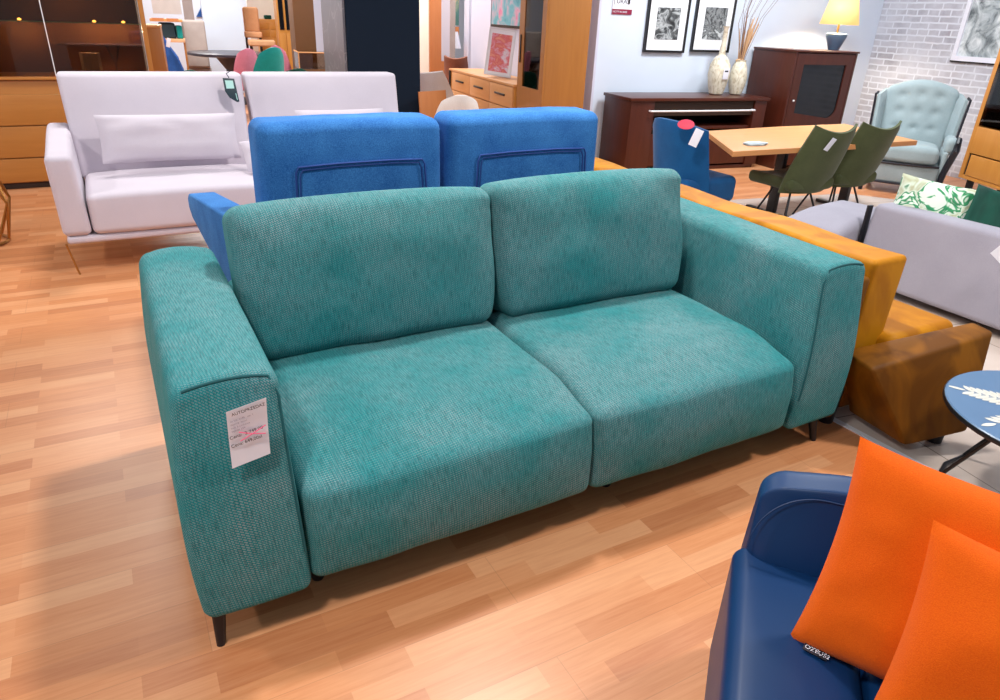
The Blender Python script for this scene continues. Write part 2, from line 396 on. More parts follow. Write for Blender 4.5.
def lathe(prof, seg=24, bm=None, c=(0, 0, 0)):
    bm = bm or bmesh.new(); c = Vector(c); rings = []
    for r, z in prof: rings.append([bm.verts.new(c+Vector((max(r, 1e-4)*math.cos(2*PI*k/seg), max(r, 1e-4)*math.sin(2*PI*k/seg), z))) for k in range(seg)])
    for A, B in zip(rings, rings[1:]):
        for k in range(seg): bm.faces.new((A[k], A[(k+1) % seg], B[(k+1) % seg], B[k]))
    bm.faces.new(list(reversed(rings[0]))); bm.faces.new(rings[-1]); return bm
def shell(P, nu, nv, th, bm=None):
    """thick curved panel: P(s,t) with s,t in 0..1, thickness th along the surface normal"""
    bm = bm or bmesh.new(); G = [[Vector(P(i/nu, j/nv)) for j in range(nv+1)] for i in range(nu+1)]
    A = []; B = []
    for i in range(nu+1):
        ra = []; rb = []
        for j in range(nv+1):
            du = G[min(i+1, nu)][j]-G[max(i-1, 0)][j]; dv = G[i][min(j+1, nv)]-G[i][max(j-1, 0)]
            n = du.cross(dv).normalized(); e = 1.0
            if i in (0, nu) or j in (0, nv): e = .45
            ra.append(bm.verts.new(G[i][j]+n*th/2*e)); rb.append(bm.verts.new(G[i][j]-n*th/2*e))
        A.append(ra); B.append(rb)
    for i in range(nu):
        for j in range(nv):
            bm.faces.new((A[i][j], A[i+1][j], A[i+1][j+1], A[i][j+1])); bm.faces.new((B[i][j], B[i][j+1], B[i+1][j+1], B[i+1][j]))
    for i in range(nu):
        bm.faces.new((A[i][0], B[i][0], B[i+1][0], A[i+1][0])); bm.faces.new((A[i][nv], A[i+1][nv], B[i+1][nv], B[i][nv]))
    for j in range(nv):
        bm.faces.new((A[0][j], A[0][j+1], B[0][j+1], B[0][j])); bm.faces.new((A[nu][j], B[nu][j], B[nu][j+1], A[nu][j+1]))
    return bm
def pillow(w, h, t, n=16, pull=.07, seed=0, sag=0):
    """throw pillow in local XZ, thickness along Y, pointed corners and slack edges"""
    bm = bmesh.new(); F = {}
    def pos(i, j, s):
        x = -1+2*i/n; z = -1+2*j/n
        x = math.sin(x*PI/2)*.35+x*.65; z = math.sin(z*PI/2)*.35+z*.65
        pr = (max(0, 1-abs(x)**2.6)*max(0, 1-abs(z)**2.6))**.5
        X = x*(1-pull*(1-z*z)); Z = z*(1-pull*(1-x*x))
        nz = noise.noise(Vector((x*1.7+seed, z*1.7, s*2+seed)))*.24+noise.noise(Vector((x*4+seed, z*4, s*3)))*.10
        return Vector((X*w/2, s*t/2*pr*(1+nz), Z*h/2-sag*(1-z)*.5*pr*t))
    for s in (-1, 1):
        for i in range(n+1):
            for j in range(n+1):
                edge = i in (0, n) or j in (0, n); k = (i, j, 0 if edge else s)
                if k not in F: F[k] = bm.verts.new(pos(i, j, s))
        for i in range(n):
            for j in range(n):
                q = [F[(a, b, 0 if (a in (0, n) or b in (0, n)) else s)] for a, b in ((i, j), (i+1, j), (i+1, j+1), (i, j+1))]
                if s > 0: q.reverse()
                try: bm.faces.new(q)
                except ValueError: pass
    return bm
def text(name, body, size, mat, parent, loc, rot, ext=.0002, align='LEFT', sx=1):
    c = bpy.data.curves.new(name, 'FONT'); c.body = body; c.size = size; c.extrude = ext; c.align_x = align
    t = bpy.data.objects.new(name, c); COL.objects.link(t)
    dg = bpy.context.evaluated_depsgraph_get(); me = bpy.data.meshes.new_from_object(t.evaluated_get(dg)); bpy.data.objects.remove(t)
    for v in me.vertices: v.co.x *= sx
    me.materials.clear(); o = link(name, me, mat, parent); o.location = loc; o.rotation_euler = rot; return o
def taper_leg(p0, p1, r0, r1, seg=10): return tubebm([p0, Vector(p0).lerp(Vector(p1), .5), p1], [r0, (r0+r1)/2, r1], seg)
def sm(x): x = max(0, min(1, x)); return x*x*(3-2*x)

# ================================================================== SETTING
def poly_floor(name, pts, mat, z=0, th=.04):
    bm = bmesh.new(); lo = [bm.verts.new((x, y, z-th)) for x, y in pts]; hi = [bm.verts.new((x, y, z)) for x, y in pts]
    bm.faces.new(hi); bm.faces.new(list(reversed(lo))); n = len(pts)
    for i in range(n): bm.faces.new((lo[i], lo[(i+1) % n], hi[(i+1) % n], hi[i]))
    return struct(obj(name, bm, mat, smooth=False))
poly_floor('floor', [(-5, -3), (2.62, -3), (2.405, 1.55), (2.405, 20), (-5, 20)], M['laminate'])
a_, b_, c_, d_ = uv(2.2, 5.02), uv(5.75, 5.02), uv(6.12, 4.62), uv(8.2, 3.7)
e_, f_ = uv(8.2, 8), uv(8.2, 20)
poly_floor('floor', [(2.43, 1.55), (2.645, -3), (9.5, -3), (d_.x, d_.y), (c_.x, c_.y), (b_.x, b_.y), (2.43, 4.9)], M['tiles'])
poly_floor('floor', [(2.43, 4.902), (b_.x+.002, b_.y+.002), (c_.x+.002, c_.y+.002), (d_.x, d_.y+.002), (f_.x, f_.y), (2.43, 20)], M['laminate'])
# aluminium strip between laminate and tiles
bm = poly_prism([(2.404, 1.9), (2.404, 1.55), (2.62, -3), (2.646, -3), (2.431, 1.55), (2.431, 1.9)], .005, 'Z', .0005)
struct(obj('trim_1', bm, M['alu'], smooth=False))
def wallbox(name, u0, u1, v0, v1, mat, z0=0, z1=3.4):
    o = obj(name, boxbm(u0, u1, v0, v1, z0, z1, bev=.003), mat, smooth=False); o.rotation_euler = (0, 0, RW); return struct(o)
wallbox('wall_back', 3.87, 7.72, 6.9, 7.12, M['wall'])
wallbox('trim_2', 3.84, 3.87, 6.88, 7.14, M['jamb'])
wallbox('wall_right', 7.721, 7.95, -2, 7.12, M['brick'])
wallbox('wall_inner', 3.5, 3.62, 7.16, 9.75, M['jamb'])
wallbox('wall_far', -4, 8.2, 18, 18.2, M['wall'])
wallbox('wall_left', -4.2, -4, -2, 18, M['wall'])
# square pillar with marble side and dark blue front
o = wallbox('wall_pillar', 1.296, 1.99, 7.012, 8.2, M['jamb'])
wallbox('wall_pillar_marble', 1.272, 1.294, 7.0, 8.2, M['marble'])
wallbox('wall_pillar_front', 1.296, 1.99, 6.985, 7.01, M['navypanel'])
wallbox('wall_column', .178, .82, 14.0, 14.6, M['wall'])
wallbox('wall_column_right', 3.66, 3.95, 10.3, 10.5, M['jamb'])

# ================================================================== TEAL SOFA
def teal_sofa():
    t = thing('sofa', 'large teal green woven two-seat sofa with price slip on its left arm', 'sofa', (0, 1.36, 0))
    Wd, D = 2.236, 1.06
    arms = []
    def arm(side):
        def fn(p, q):
            z = max(0, (q.z+1)/2); y = (q.y+1)/2
            x = p.x; w = 1 - .10*sm(z) - .01*z
            x = x*w
            x += (-.0 if side < 0 else 0)
            # belly outwards
            out = -1 if side < 0 else 1
            x += out*.018*math.sin(PI*z)*(1 if q.x*out > 0 else .2)
            x += out*(.072 if side > 0 else .0)*z**1.3
            Y = p.y
            Y += .075*sm(z)*z*(1-y)           # raked front
            Z = p.z + .02*(1-q.x*q.x)*max(0, q.z) + .012*y*max(0, q.z)
            if q.z < -.3: Z += .03*y*0
            Z += noise.noise(Vector((p.x*5, p.y*3+side, p.z*3)))*.006
            return (x, Y, Z)
        cx = .1285 if side < 0 else Wd-.1125
        bm = rbox((.257, D, .585), .028, (5, 14, 10), (cx, D/2, .115+.2925), fn)
        o = obj('arm', bm, M['teal'], t)
        arms.append((side, cx, fn))
        # seam that arches over the arm front
        out = side
        pts = []
        for k in range(25):
            s = k/24
            ang = s
            if s < .25: lx, lz = -.103-.0*s, .30+ (s/.25)*.35
            elif s < .75:
                u = (s-.25)/.5; lx = -.103+.2*u; lz = .655+.027*math.sin(PI*u)+.005
            else: lx, lz = .097+.006*(s-.75)/.25, .655-(s-.75)/.25*.48
            pts.append((lx, lz))
        return o
    for s in (-1, 1): arm(s)
    def seat(x0, x1, seed):
        def fn(p, q):
            ft = sm((-q.y-.35)/.65); top = max(0, q.z)
            z = p.z + .022*top*(1-q.x**4)*(1-.6*ft) + noise.noise(Vector((p.x*4+seed, p.y*4, 0)))*.006*top
            z -= .04*ft*top
            y = p.y - .022*(1-q.x**4)*max(0, -q.y)*(1-abs(q.z)**3) + .018*max(0, q.z)*max(0, -q.y)
            y += noise.noise(Vector((p.x*6+seed, p.z*2, 3)))*.008*max(0, -q.y)
            return (p.x, y, z)
        w = x1-x0
        return obj('seat_cushion', rbox((w+.004, .76, .315), .038, (16, 12, 10), ((x0+x1)/2, .38+.005, .125+.1575), fn), M['teal'], t)
    seat(.256, 1.1175, 1.3); seat(1.1195, 1.981, 5.2)
    def backc(x0, x1, seed, lean, zt):
        def fn(p, q):
            puff = (1-abs(q.x)**3)*(1-abs(q.z)**3)
            y = p.y - .05*puff*max(0, -q.y)*1.0 + .03*puff*max(0, q.y)
            x = p.x*(1-.035*(1-q.z**2)*0) ; z = p.z
            x -= .012*abs(q.x)*q.x*(1-(1-abs(q.z))**.5)*-1*0
            k = max(0, q.z)**4*abs(q.x)**6
            z -= .008*k
            z += .012*(1-q.x*q.x)*max(0, q.z)
            kb = max(0, -q.z)**3*abs(q.x)**4; x -= .04*q.x*kb
            y += noise.noise(Vector((p.x*7+seed, p.z*7, p.y*4)))*.012
            # gathered creases by the upper corners
            cd = math.exp(-((abs(q.x)-1)**2*18+(q.z-.75)**2*14)); y += .0025*math.sin(z*110+x*20)*cd
            return (x, y, z)
        h = zt-.435
        M4 = Matrix.Translation(((x0+x1)/2, .715, .435)) @ Matrix.Rotation(R(-lean), 4, 'X') @ Matrix.Translation((0, 0, h/2))
        return obj('back_cushion', rbox((x1-x0, .18, h), .048, (22, 5, 18), (0, 0, 0), fn, M4=M4), M['teal'], t)
    backc(.258, 1.130, 2.1, 14, .915); backc(1.131, 2.0, 7.7, 14, .925)
    obj('back_frame', rbox((1.74, .16, .52), .05, 4, (1.118, .955, .115+.24)), M['teal'], t)
    # seams on the outer arm fronts and between seat and arms
    hx, hy, hz, rr = .257/2, D/2, .585/2, .028
    for side, cx, fn in arms:
        inn = -side; pts = []
        c7 = rr*(1-.7071)
        def S(x, y, z):
            w = fn(Vector((x, y, z)), Vector((x/hx, y/hy, z/hz))); return Vector(w)+Vector((cx, D/2, .115+.2925))
        for k in range(17): pts.append(S(-inn*(hx-rr)+inn*2*(hx-rr)*k/16, -hy+c7-.001, hz-c7+.001))
        for k in range(1, 11): pts.append(S(inn*(hx-c7+.001), -hy+c7-.001, hz-rr-.045*k+.02))
        obj('piping', tubebm(pts, .0036, 6), M['teal_dark'], t)
    for (x, y, dx, dy) in ((.035, .07, -.012, -.03), (Wd-.035, .07, .012, -.03), (.035, .98, -.012, .03), (Wd-.035, .98, .012, .03)):
        obj('leg', taper_leg((x, y, .135), (x+dx, y+dy, 0), .021, .011), M['black'], t)
    for x in (.30, 1.30): obj('support_foot', lathe([(.016, 0), (.02, .01), (.02, .14)], 14, c=(x, .16, 0)), M['black'], t)
    return t
teal_sofa()

# price slip on the left arm
def price_slip():
    w, h = .084, .150
    t = thing('price_slip', 'white paper price slip with crossed-out pink price on the teal sofa arm', 'price tag', (.152, 1.371, .527))
    def P(s, q): return ((s-.5)*w+.004*q, .004*math.sin(q*3)-.012*q+.003*s+.078*0 , q*h+.014*s)
    bm = shell(lambda a, b: P(a, b), 6, 8, .0006)
    obj('paper', bm, M['white'], t)
    rot = (R(90), R(-9), 0)
    def ln(s, x, z, size, m, sx=1): text('printed_line', s, size, m, t, (x-.5*w+.002*z/h, -.0022-.06*z*z-.0008-.0+(.004*math.sin(z/h*3)-.012*z/h)*1.0, z), rot, sx=sx)
    ln('AUTOPRZEDAZ', .012, .138, .0105, M['ink'], .95)
    for i, (x, L) in enumerate(((.008, 'nr kat. 2140   szt. 1'), (.008, 'tkanina  kolor'), (.008, 'sofa 3-osobowa'), (.008, 'wymiar 224'))): ln(L, x, .122-.009*i, .0062, M['greytext'])
    ln('Cena:  2 749,00', .003, .077, .0112, M['ink']); ln('Cena: 649,00zl', .004, .055, .0112, M['ink'])
    z0, z1 = .070, .096
    y = -.008
    obj('pen_cross', tube(tubebm([(-.018, y, z1-.003), (.01, y-.0005, .082), (.036, y, .076)], .0012, 5), [(-.018, y, .070), (.008, y-.0005, .082), (.038, y, .097)], .0012, 5), M['pinkpen'], t)
    return t
price_slip()

# ================================================================== BLUE SOFA behind (seen from its back)
def blue_sofa():
    t = thing('sofa', 'blue chenille sofa turned away, two tall backrests with stitched rear panels', 'sofa', (0, 2.6, 0))
    for x0, x1, zt in ((.456, 1.180, 1.072), (1.205, 1.958, 1.078)):
        def fn(p, q):
            y = p.y + .012*(1-abs(q.x)**4)*(1-q.z**4)*(1 if q.y < 0 else -1)*-1
            return (p.x*(1-.01*q.z), y, p.z+.006*(1-q.x*q.x)*max(0, q.z)+noise.noise(p*5)*.004)
        b = obj('backrest', rbox((x1-x0, .20, .72), .042, (10, 4, 10), ((x0+x1)/2, .125, zt-.36), fn), M['blue'], t)
        xa, xb = x0+.125, x1-.09; zt2 = zt-.155
        pts = [(xa-.012, .012, zt2-.30), (xa, .008, zt2-.02), (xa+.01, .008, zt2), (xa+.15, .008, zt2+.006), (xb-.15, .008, zt2+.008), (xb-.01, .008, zt2+.004), (xb, .008, zt2-.015), (xb+.02, .012, zt2-.30)]
        obj('piping', tubebm([(a, b_-.001, c) for a, b_, c in pts], .004, 6), M['blue_pipe'], b)
        pts2 = [(a+(.014 if i < 3 else (-.014 if i > 4 else 0)), b_-.001, c-(.012 if 1 <= i <= 6 else 0)) for i, (a, b_, c) in enumerate(pts)]
        obj('piping', tubebm(pts2, .003, 6), M['blue_pipe'], b)
    obj('body', rbox((1.56, .85, .30), .04, 3, (1.19, .5, .25)), M['blue'], t)
    for x in (.80, 1.58): obj('seat_cushion', rbox((.77, .68, .16), .05, 4, (x, .57, .455)), M['blue'], t)
    # arms that stick out forward, higher at the back
    for x0, x1, s in ((.318, .435, -1), (1.98, 2.10, 1)):
        bm = poly_prism([(-.02, .765), (.82, .665), (.86, .64), (.86, .59), (.80, .55), (.30, .47), (-.02, .44)], x1-x0, 'X', x0, .012)
        for v in bm.verts:
            if s < 0: v.co.x -= .05*(v.co.y/.86)*max(0, 1) - 0.0
        obj('arm', bm, M['blue'], t)
    for x in (.5, 1.88):
        for y in (.12, .86): obj('leg', taper_leg((x, y, .12), (x, y, 0), .02, .014), M['black'], t)
    return t
blue_sofa()

# ================================================================== PALE GREY SOFA
def grey_sofa():
    t = thing('sofa', 'pale lilac grey sofa with slim metal feet standing behind the blue sofa', 'sofa', (0, 4.44, 0))
    obj('plinth', rbox((2.33, .86, .045), .018, 3, (.855, .45, .205)), M['grey'], t)
    for s, cx in ((-1, -.25), (1, 1.95)):
        def fn(p, q):
            z = (q.z+1)/2; y = (q.y+1)/2
            return (p.x*(1-.1*z)+s*.014*z, p.y-.02*z*(1-y), p.z+.065*sm(y)*z)
        obj('arm', rbox((.145, .8, .45), .035, (3, 8, 6), (cx, .41, .228+.225), fn), M['grey'], t)
    for x0, x1, sd in ((-.175, .852, 0), (.858, 1.885, 3)):
        def fn(p, q): return (p.x, p.y-.01*(1-q.x**4)*max(0, -q.y), p.z+.015*max(0, q.z)*(1-q.x**4)-.02*max(0, q.z)*sm((-q.y-.3)/.7))
        obj('seat_cushion', rbox((x1-x0, .70, .245), .04, (8, 6, 4), ((x0+x1)/2, .355, .228+.1225), fn), M['grey'], t)
    for x0, x1 in ((-.215, .845), (.862, 1.925)):
        def fn(p, q):
            y = p.y-.02*(1-abs(q.x)**4)*(1-q.z**4)*max(0, -q.y)+.17*((q.z+1)/2)
            return (p.x*(1-.02*(1-q.z)), y, p.z)
        obj('back_cushion', rbox((x1-x0, .16, .59), .025, (10, 3, 8), ((x0+x1)/2, .60, .445+.295), fn), M['grey'], t)
    for x, y in ((-.29, .04), (1.99, .04), (-.29, .84), (1.99, .84)):
        obj('foot', tubebm([(x-.03, y, .185), (x+.0, y, .01), (x+.004, y, 0)], .006, 6), M['brass'], t)
    return t
grey_sofa()
def put_pillow(w, h, th, mat, loc, rot, label, seed, name='throw_pillow', cat='pillow', group=None, pull=.07, rollfirst=0):
    o = obj(name, pillow(w, h, th, 18, pull, seed), mat); o.location = loc
    o.rotation_mode = 'YXZ' if rollfirst else 'XYZ'
    o.rotation_euler = rot; tag(o, label, cat, group); return o
put_pillow(.79, .28, .12, M['grey'], (.335, 4.83, .69), (R(-16), R(.5), 0), 'oblong grey lumbar pillow on the left seat of the pale grey sofa', 1.0, pull=.03)
put_pillow(.62, .34, .12, M['grey'], (1.43, 4.87, .66), (R(-16), 0, 0), 'grey lumbar pillow on the right seat, half hidden by the blue backrest', 4.0, pull=.03)
put_pillow(.36, .2, .09, M['grey'], (.90, 4.66, .60), (R(-30), R(-6), 0), 'small pale grey pillow peeking out left of the blue backrest', 9.0, pull=.03)
# dark hang tag
t = thing('hang_tag', 'dark teal hang tag on a cord over the pale grey sofa back', 'price tag', (.74, 4.985, .96))
tt = Matrix.Rotation(R(-14), 4, 'X')
bm = poly_prism([(-.035, .06), (.035, .055), (.045, -.085), (.03, -.088), (-.012, -.06), (-.033, -.02)], .004, 'Y', 0, .001); bmesh.ops.transform(bm, matrix=tt, verts=bm.verts); obj('card', bm, M['tagblack'], t)
bm = poly_prism([(-.024, .045), (.024, .043), (.026, -.005), (-.022, -.005)], .001, 'Y', -.0015); bmesh.ops.transform(bm, matrix=tt, verts=bm.verts); obj('window', bm, M['taggreen'], t)
bm = poly_prism([(.028, -.035), (.032, -.035), (.036, -.075), (.032, -.075)], .001, 'Y', -.0015); bmesh.ops.transform(bm, matrix=tt, verts=bm.verts); obj('barcode', bm, M['taggreen'], t)
obj('cord', tubebm([(0, -.012, .06), (-.012, 0, .085), (.01, .012, .095), (.0, .02, .108)], .003, 5), M['tagblack'], t)

# ================================================================== MUSTARD SOFA (back towards the teal sofa)
def hexa(c, bev=.012):
    bm = bmesh.new(); vs = [bm.verts.new(p) for p in c]
    for f in ((0, 1, 2, 3), (7, 6, 5, 4), (0, 4, 5, 1), (1, 5, 6, 2), (2, 6, 7, 3), (3, 7, 4, 0)): bm.faces.new([vs[i] for i in f])
    bmesh.ops.recalc_face_normals(bm, faces=bm.faces)
    bmesh.ops.bevel(bm, geom=list(bm.edges), offset=bev, segments=4, affect='EDGES', profile=.5); return bm
def mustard_sofa():
    t = thing('sofa', 'mustard velvet sofa beside the teal sofa, seen from behind and its near end', 'sofa', (2.355, 1.18, 0))
    def fn(p, q): return (p.x+.02*((q.z+1)/2), p.y, p.z+.006*math.sin(p.y*9)*max(0, q.z))
    obj('backrest', rbox((.20, 2.12, .50), .022, (3, 16, 6), (.10, 1.33, .445), fn), M['mustard'], t)
    obj('rear_panel', rbox((.06, 2.06, .60), .018, (2, 14, 6), (.005, 1.30, .335), lambda p, q: (p.x-.012*((q.z+1)/2), p.y+noise.noise(Vector((p.z*4, 0, p.y*3)))*.012, p.z)), M['mustard_shaded'], t)
    # near arm leans outwards; 8 corners: near face (rear-bottom, front-bottom, front-top, rear-top) then its inner face
    a = [(.09, .0, .035), (.33, -.085, .085), (.49, .02, .435), (-.045, .135, .33)]
    def arm(mir):
        near = [Vector(p) for p in a]; far = [p+Vector(((.03, 0, 0, .03)[i], (.27, .10, .09, .15)[i], .01 if i > 1 else 0)) for i, p in enumerate(near)]
        pts = near+far
        if mir: pts = [Vector((p.x, 2.60-p.y, p.z)) for p in pts]
        return hexa(pts, .016)
    obj('arm', arm(False), M['mustard_shaded'], t); obj('arm', arm(True), M['mustard_shaded'], t)
    obj('seat_cushion', rbox((.42, 2.26, .20), .04, (3, 6, 3), (.38, 1.33, .29)), M['mustard'], t)
    obj('base', rbox((.45, 2.1, .14), .02, (2, 4, 2), (.28, 1.32, .13)), M['mustard_shaded'], t)
    for x, y in ((.335, .01), (.34, 2.55), (.06, .30), (.06, 2.3)):
        obj('leg', taper_leg((x-.03, y, .16), (x-.03, y, 0), .036, .028, 14), M['black'], t)
    return t
mustard_sofa()

# ================================================================== LIGHT GREY SOFA + OTTOMAN (right)
def lgrey_sofa():
    t = thing('sofa', 'low silver grey sofa at the right edge with leaf and green pillows', 'sofa', (3.97, 1.0, 0))
    def fn(p, q): return (p.x+.05*((q.z+1)/2), p.y, p.z-.012*max(0, q.z)*q.y)
    obj('backrest', rbox((.16, 1.56, .48), .035, (3, 10, 5), (.06, .78, .045+.24), fn), M['grey2'], t)
    obj('seat', rbox((.80, 1.5, .26), .06, (4, 8, 3), (.56, .78, .20)), M['grey2'], t)
    obj('bolster', rbox((.16, .36, .24), .075, (2, 6, 3), (.29, .50, .45)), M['grey2'], t)
    for y in (.1, 1.45):
        for x in (.06, .9): obj('foot', lathe([(.02, 0), (.02, .07)], 12, c=(x, y, 0)), M['black'], t)
lgrey_sofa()
def ottoman():
    t = thing('chaise', 'silver grey upholstered chaise end past the low sofa back', 'ottoman', (3.99, 2.6, 0))
    def fn(p, q): return (p.x-.12*(q.y-0)*0, p.y, p.z+.015*(1-q.x*q.x)*(1-q.y*q.y)*max(0, q.z)-.05*max(0, -q.x)**2*max(0, q.z))
    obj('cushion', rbox((.76, .40, .30), .06, (5, 5, 3), (.10, .20, .245), fn), M['grey2'], t).rotation_euler = (0, 0, R(10))
    obj('side_trim', boxbm(-.012, .03, -.028, -.012, .22, .495, bev=.003), M['black'], t)
    for x, y in ((-.2, .08), (.38, .16)): obj('foot', lathe([(.02, 0), (.02, .1)], 12, c=(x, y, 0)), M['black'], t)
ottoman()
put_pillow(.46, .32, .13, M['leaf'], (4.22, 2.33, .515), (R(-18), R(4), R(-68)), 'white throw pillow with green palm leaf print on the low grey sofa', 2.0)
put_pillow(.42, .34, .14, M['darkgreen'], (4.27, 1.95, .515), (R(-25), R(8), R(-66)), 'bottle green velvet throw pillow beside the leaf print pillow', 6.0)
t = tag(obj('price_slip', poly_prism([(0, 0), (.07, -.045), (.15, .06), (.075, .115)], .003, 'X', 0), M['white'], smooth=False), 'blank white paper slip hanging on the back of the low silver grey sofa', 'price tag'); t.location = (3.90, 1.80, .44); t.rotation_euler = (0, R(6), PI)

# ================================================================== COFFEE TABLE (right edge)
def coffee_table():
    t = thing('coffee_table', 'round blue grey coffee table with silver leaf pattern and black wire base', 'table', (2.575, .80, 0))
    obj('tabletop', lathe([(.32, .315), (.345, .322), (.345, .335), (.34, .339)], 48), M['slate_top'], t)
    obj('rim', lathe([(.346, .320), (.3475, .323), (.3475, .333), (.346, .336)], 48), M['black'], t)
    bm = bmesh.new()
    def leaf(cx, cy, L, w, ang):
        n = 8; up = []; dn = []
        for i in range(n+1):
            s = i/n; h = w*math.sin(PI*s)**.8
            for sg, lst in ((1, up), (-1, dn)):
                x = s*L; y = sg*h; lst.append(bm.verts.new((cx+x*math.cos(ang)-y*math.sin(ang), cy+x*math.sin(ang)+y*math.cos(ang), .3400)))
        for i in range(n):
            try: bm.faces.new((dn[i], dn[i+1], up[i+1], up[i]))
            except ValueError: pass
    def branch(x, y, ang, L, k=9):
        for i in range(k):
            s = i/k; px, py = x+math.cos(ang)*L*s, y+math.sin(ang)*L*s
            for sg in (-1, 1): leaf(px, py, .085*(1-.45*s), .0105, ang+sg*R(48))
        leaf(x+math.cos(ang)*L, y+math.sin(ang)*L, .06, .009, ang); leaf(x, y, L, .0018, ang)
    for x, y, a, L in ((-.02, .02, R(165), .24), (-.02, .08, R(118), .20), (-.02, -.06, R(215), .22), (.03, -.05, R(280), .2), (.05, .05, R(40), .2), (.05, 0, R(340), .2)): branch(x, y, a, L)
    for v in bm.verts:
        r = math.hypot(v.co.x, v.co.y)
        if r > .335: v.co.x *= .335/r; v.co.y *= .335/r
    obj('leaf_inlay', bm, M['silverleaf'], t, smooth=False)
    for k in range(3):
        a = R(100+120*k); c, s = math.cos(a), math.sin(a)
        def q(r, off, z): return (c*r-s*off, s*r+c*off, z)
        obj('leg', tubebm([q(.10, -.12, .314), q(.24, -.12, .03), q(.25, -.115, .008), q(.27, 0, .008), q(.25, .115, .008), q(.24, .12, .03), q(.10, .12, .314)], .0065, 8), M['black'], t)
coffee_table()

# ================================================================== NAVY LEATHER SOFA (front right)
NVX = Vector((.66, -.75, 0)).normalized(); NVN = Vector((-.75, -.66, 0)).normalized()
def navy_sofa():
    ang = math.atan2(NVX.y, NVX.x)
    t = thing('sofa', 'navy blue leather sofa in the near right corner holding two orange pillows', 'sofa', (1.12, .80, 0), ang)
    # local: +X along the padded rail to the right, -Y towards the sitter
    def fb(p, q):
        x, y, z = p; f = max(0, -q.y); up = (q.z+1)/2; k = max(0, -q.x)
        y += .062*f*sm((up-.55)/.45)
        z -= .055*k**4*max(0, q.z)**2
        x += .02*up*k
        return (x, y+.012*k**6*f, z)
    b = obj('armrest', rbox((1.5, .175, .558), .05, (16, 5, 12), (.735, -.017, .055+.279), fb), M['navy'], t)
    obj('stitching', tubebm([(-.004+.135*(1-math.cos(R(a))), -.094+.052*math.sin(R(a)), .445+.125*math.sin(R(a))) for a in range(0, 91, 6)]+[(.5, -.042, .572), (1.4, -.042, .572)], .0016, 6), M['stitch'], b)
    def fs(p, q):
        return (p.x-.012*max(0, -q.y)*0, p.y, p.z+.012*max(0, q.z)*(1-abs(q.x)**4)*(1-abs(q.y)**4)-.03*max(0, q.z)*sm((-q.y-.4)/.6))
    obj('seat_cushion', rbox((.24, .86, .34), .032, (8, 10, 5), (.094, -.46, .238), fs), M['navy'], t)
    obj('seat_cushion', rbox((1.26, .86, .34), .032, (10, 10, 5), (.846, -.46, .238), fs), M['navy'], t)
    obj('base', rbox((1.46, .78, .10), .03, 3, (.75, -.46, .10)), M['navy'], t)
    for x, y in ((.05, 0), (1.4, 0), (.05, -.8), (1.4, -.8)): obj('leg', taper_leg((x, y, .07), (x, y, 0), .02, .015), M['black'], t)
navy_sofa()
def nv(x, y, z): return Vector((1.12, .80, 0))+NVX*x-NVN*y+Vector((0, 0, z))
def orange_pillow(loc, rz, lean, roll, label, seed, brand=False):
    t = thing('throw_pillow', label, 'pillow', loc, rz, 'orange pillows on the navy sofa')
    M4 = Matrix.Rotation(R(lean), 4, 'X') @ Matrix.Rotation(R(roll), 4, 'Y')
    bm = pillow(.43, .41, .13, 24, .075, seed); bmesh.ops.transform(bm, matrix=M4, verts=bm.verts); obj('cover', bm, M['orange'], t)
    if brand:
        q = thing_child = None
        Mx = M4 @ Matrix.Translation((-.185, -.012, -.190)) @ Matrix.Rotation(R(-62), 4, 'X')
        bm = boxbm(0, .042, -.0008, .0008, -.016, .002, bev=0, M4=Mx); w_ = obj('label_tab', bm, M['ink'], t)
        w_['label'] = 'small black and white woven label'
        o = text('label_text', 'OZEUS2', .012, M['white'], w_, (0, 0, 0), (0, 0, 0), .0004); 
        o.data.transform(Mx @ Matrix.Translation((.002, -.0015, -.012)) @ Matrix.Rotation(R(90), 4, 'X'))
    return t
ang = math.atan2(NVX.y, NVX.x)
orange_pillow(nv(.31, -.285, .602), ang+R(-18), -20, 0, 'orange linen throw pillow leaning against the navy armrest, behind the other', 3.0, True)
orange_pillow(nv(.405, -.46, .575), ang+R(-18), -24, 0, 'orange linen throw pillow in front, overlapping the other at the picture corner', 8.0)

# ================================================================== DINING GROUP
def dining_table():
    t = thing('dining_table', 'light oak dining table with angled ends and dark legs', 'table', (0, 0, 0))
    bm = poly_prism([(3.785, 3.54), (4.8, 3.50), (5.78, 3.48), (6.05, 4.37), (5.2, 4.39), (4.30, 4.35)], .038, 'Z', .622, .003)
    obj('tabletop', bm, M['table_oak'], t)
    for x, y in ((4.85, 4.0), (5.70, 3.95)):
        obj('foot_bar', boxbm(x-.025, x+.025, y-.26, y+.26, 0, .03), M['black'], t); obj('leg', boxbm(x-.022, x+.022, y-.04, y+.04, .031, .60), M['black'], t)
    obj('apron', boxbm(4.3, 5.8, 3.94, 4.0, .601, .621), M['black'], t)
dining_table()
bm = poly_prism([(-.10, -.05), (.02, -.075), (.12, -.03), (.10, .04), (0, .06), (-.08, .03)], .012, 'Z', 0, .003)
o = tag(obj('table_decor', bm, M['art_grey']), 'small grey and white leaflet lying on the oak dining table', 'leaflet'); o.location = (4.17, 3.72, .661)

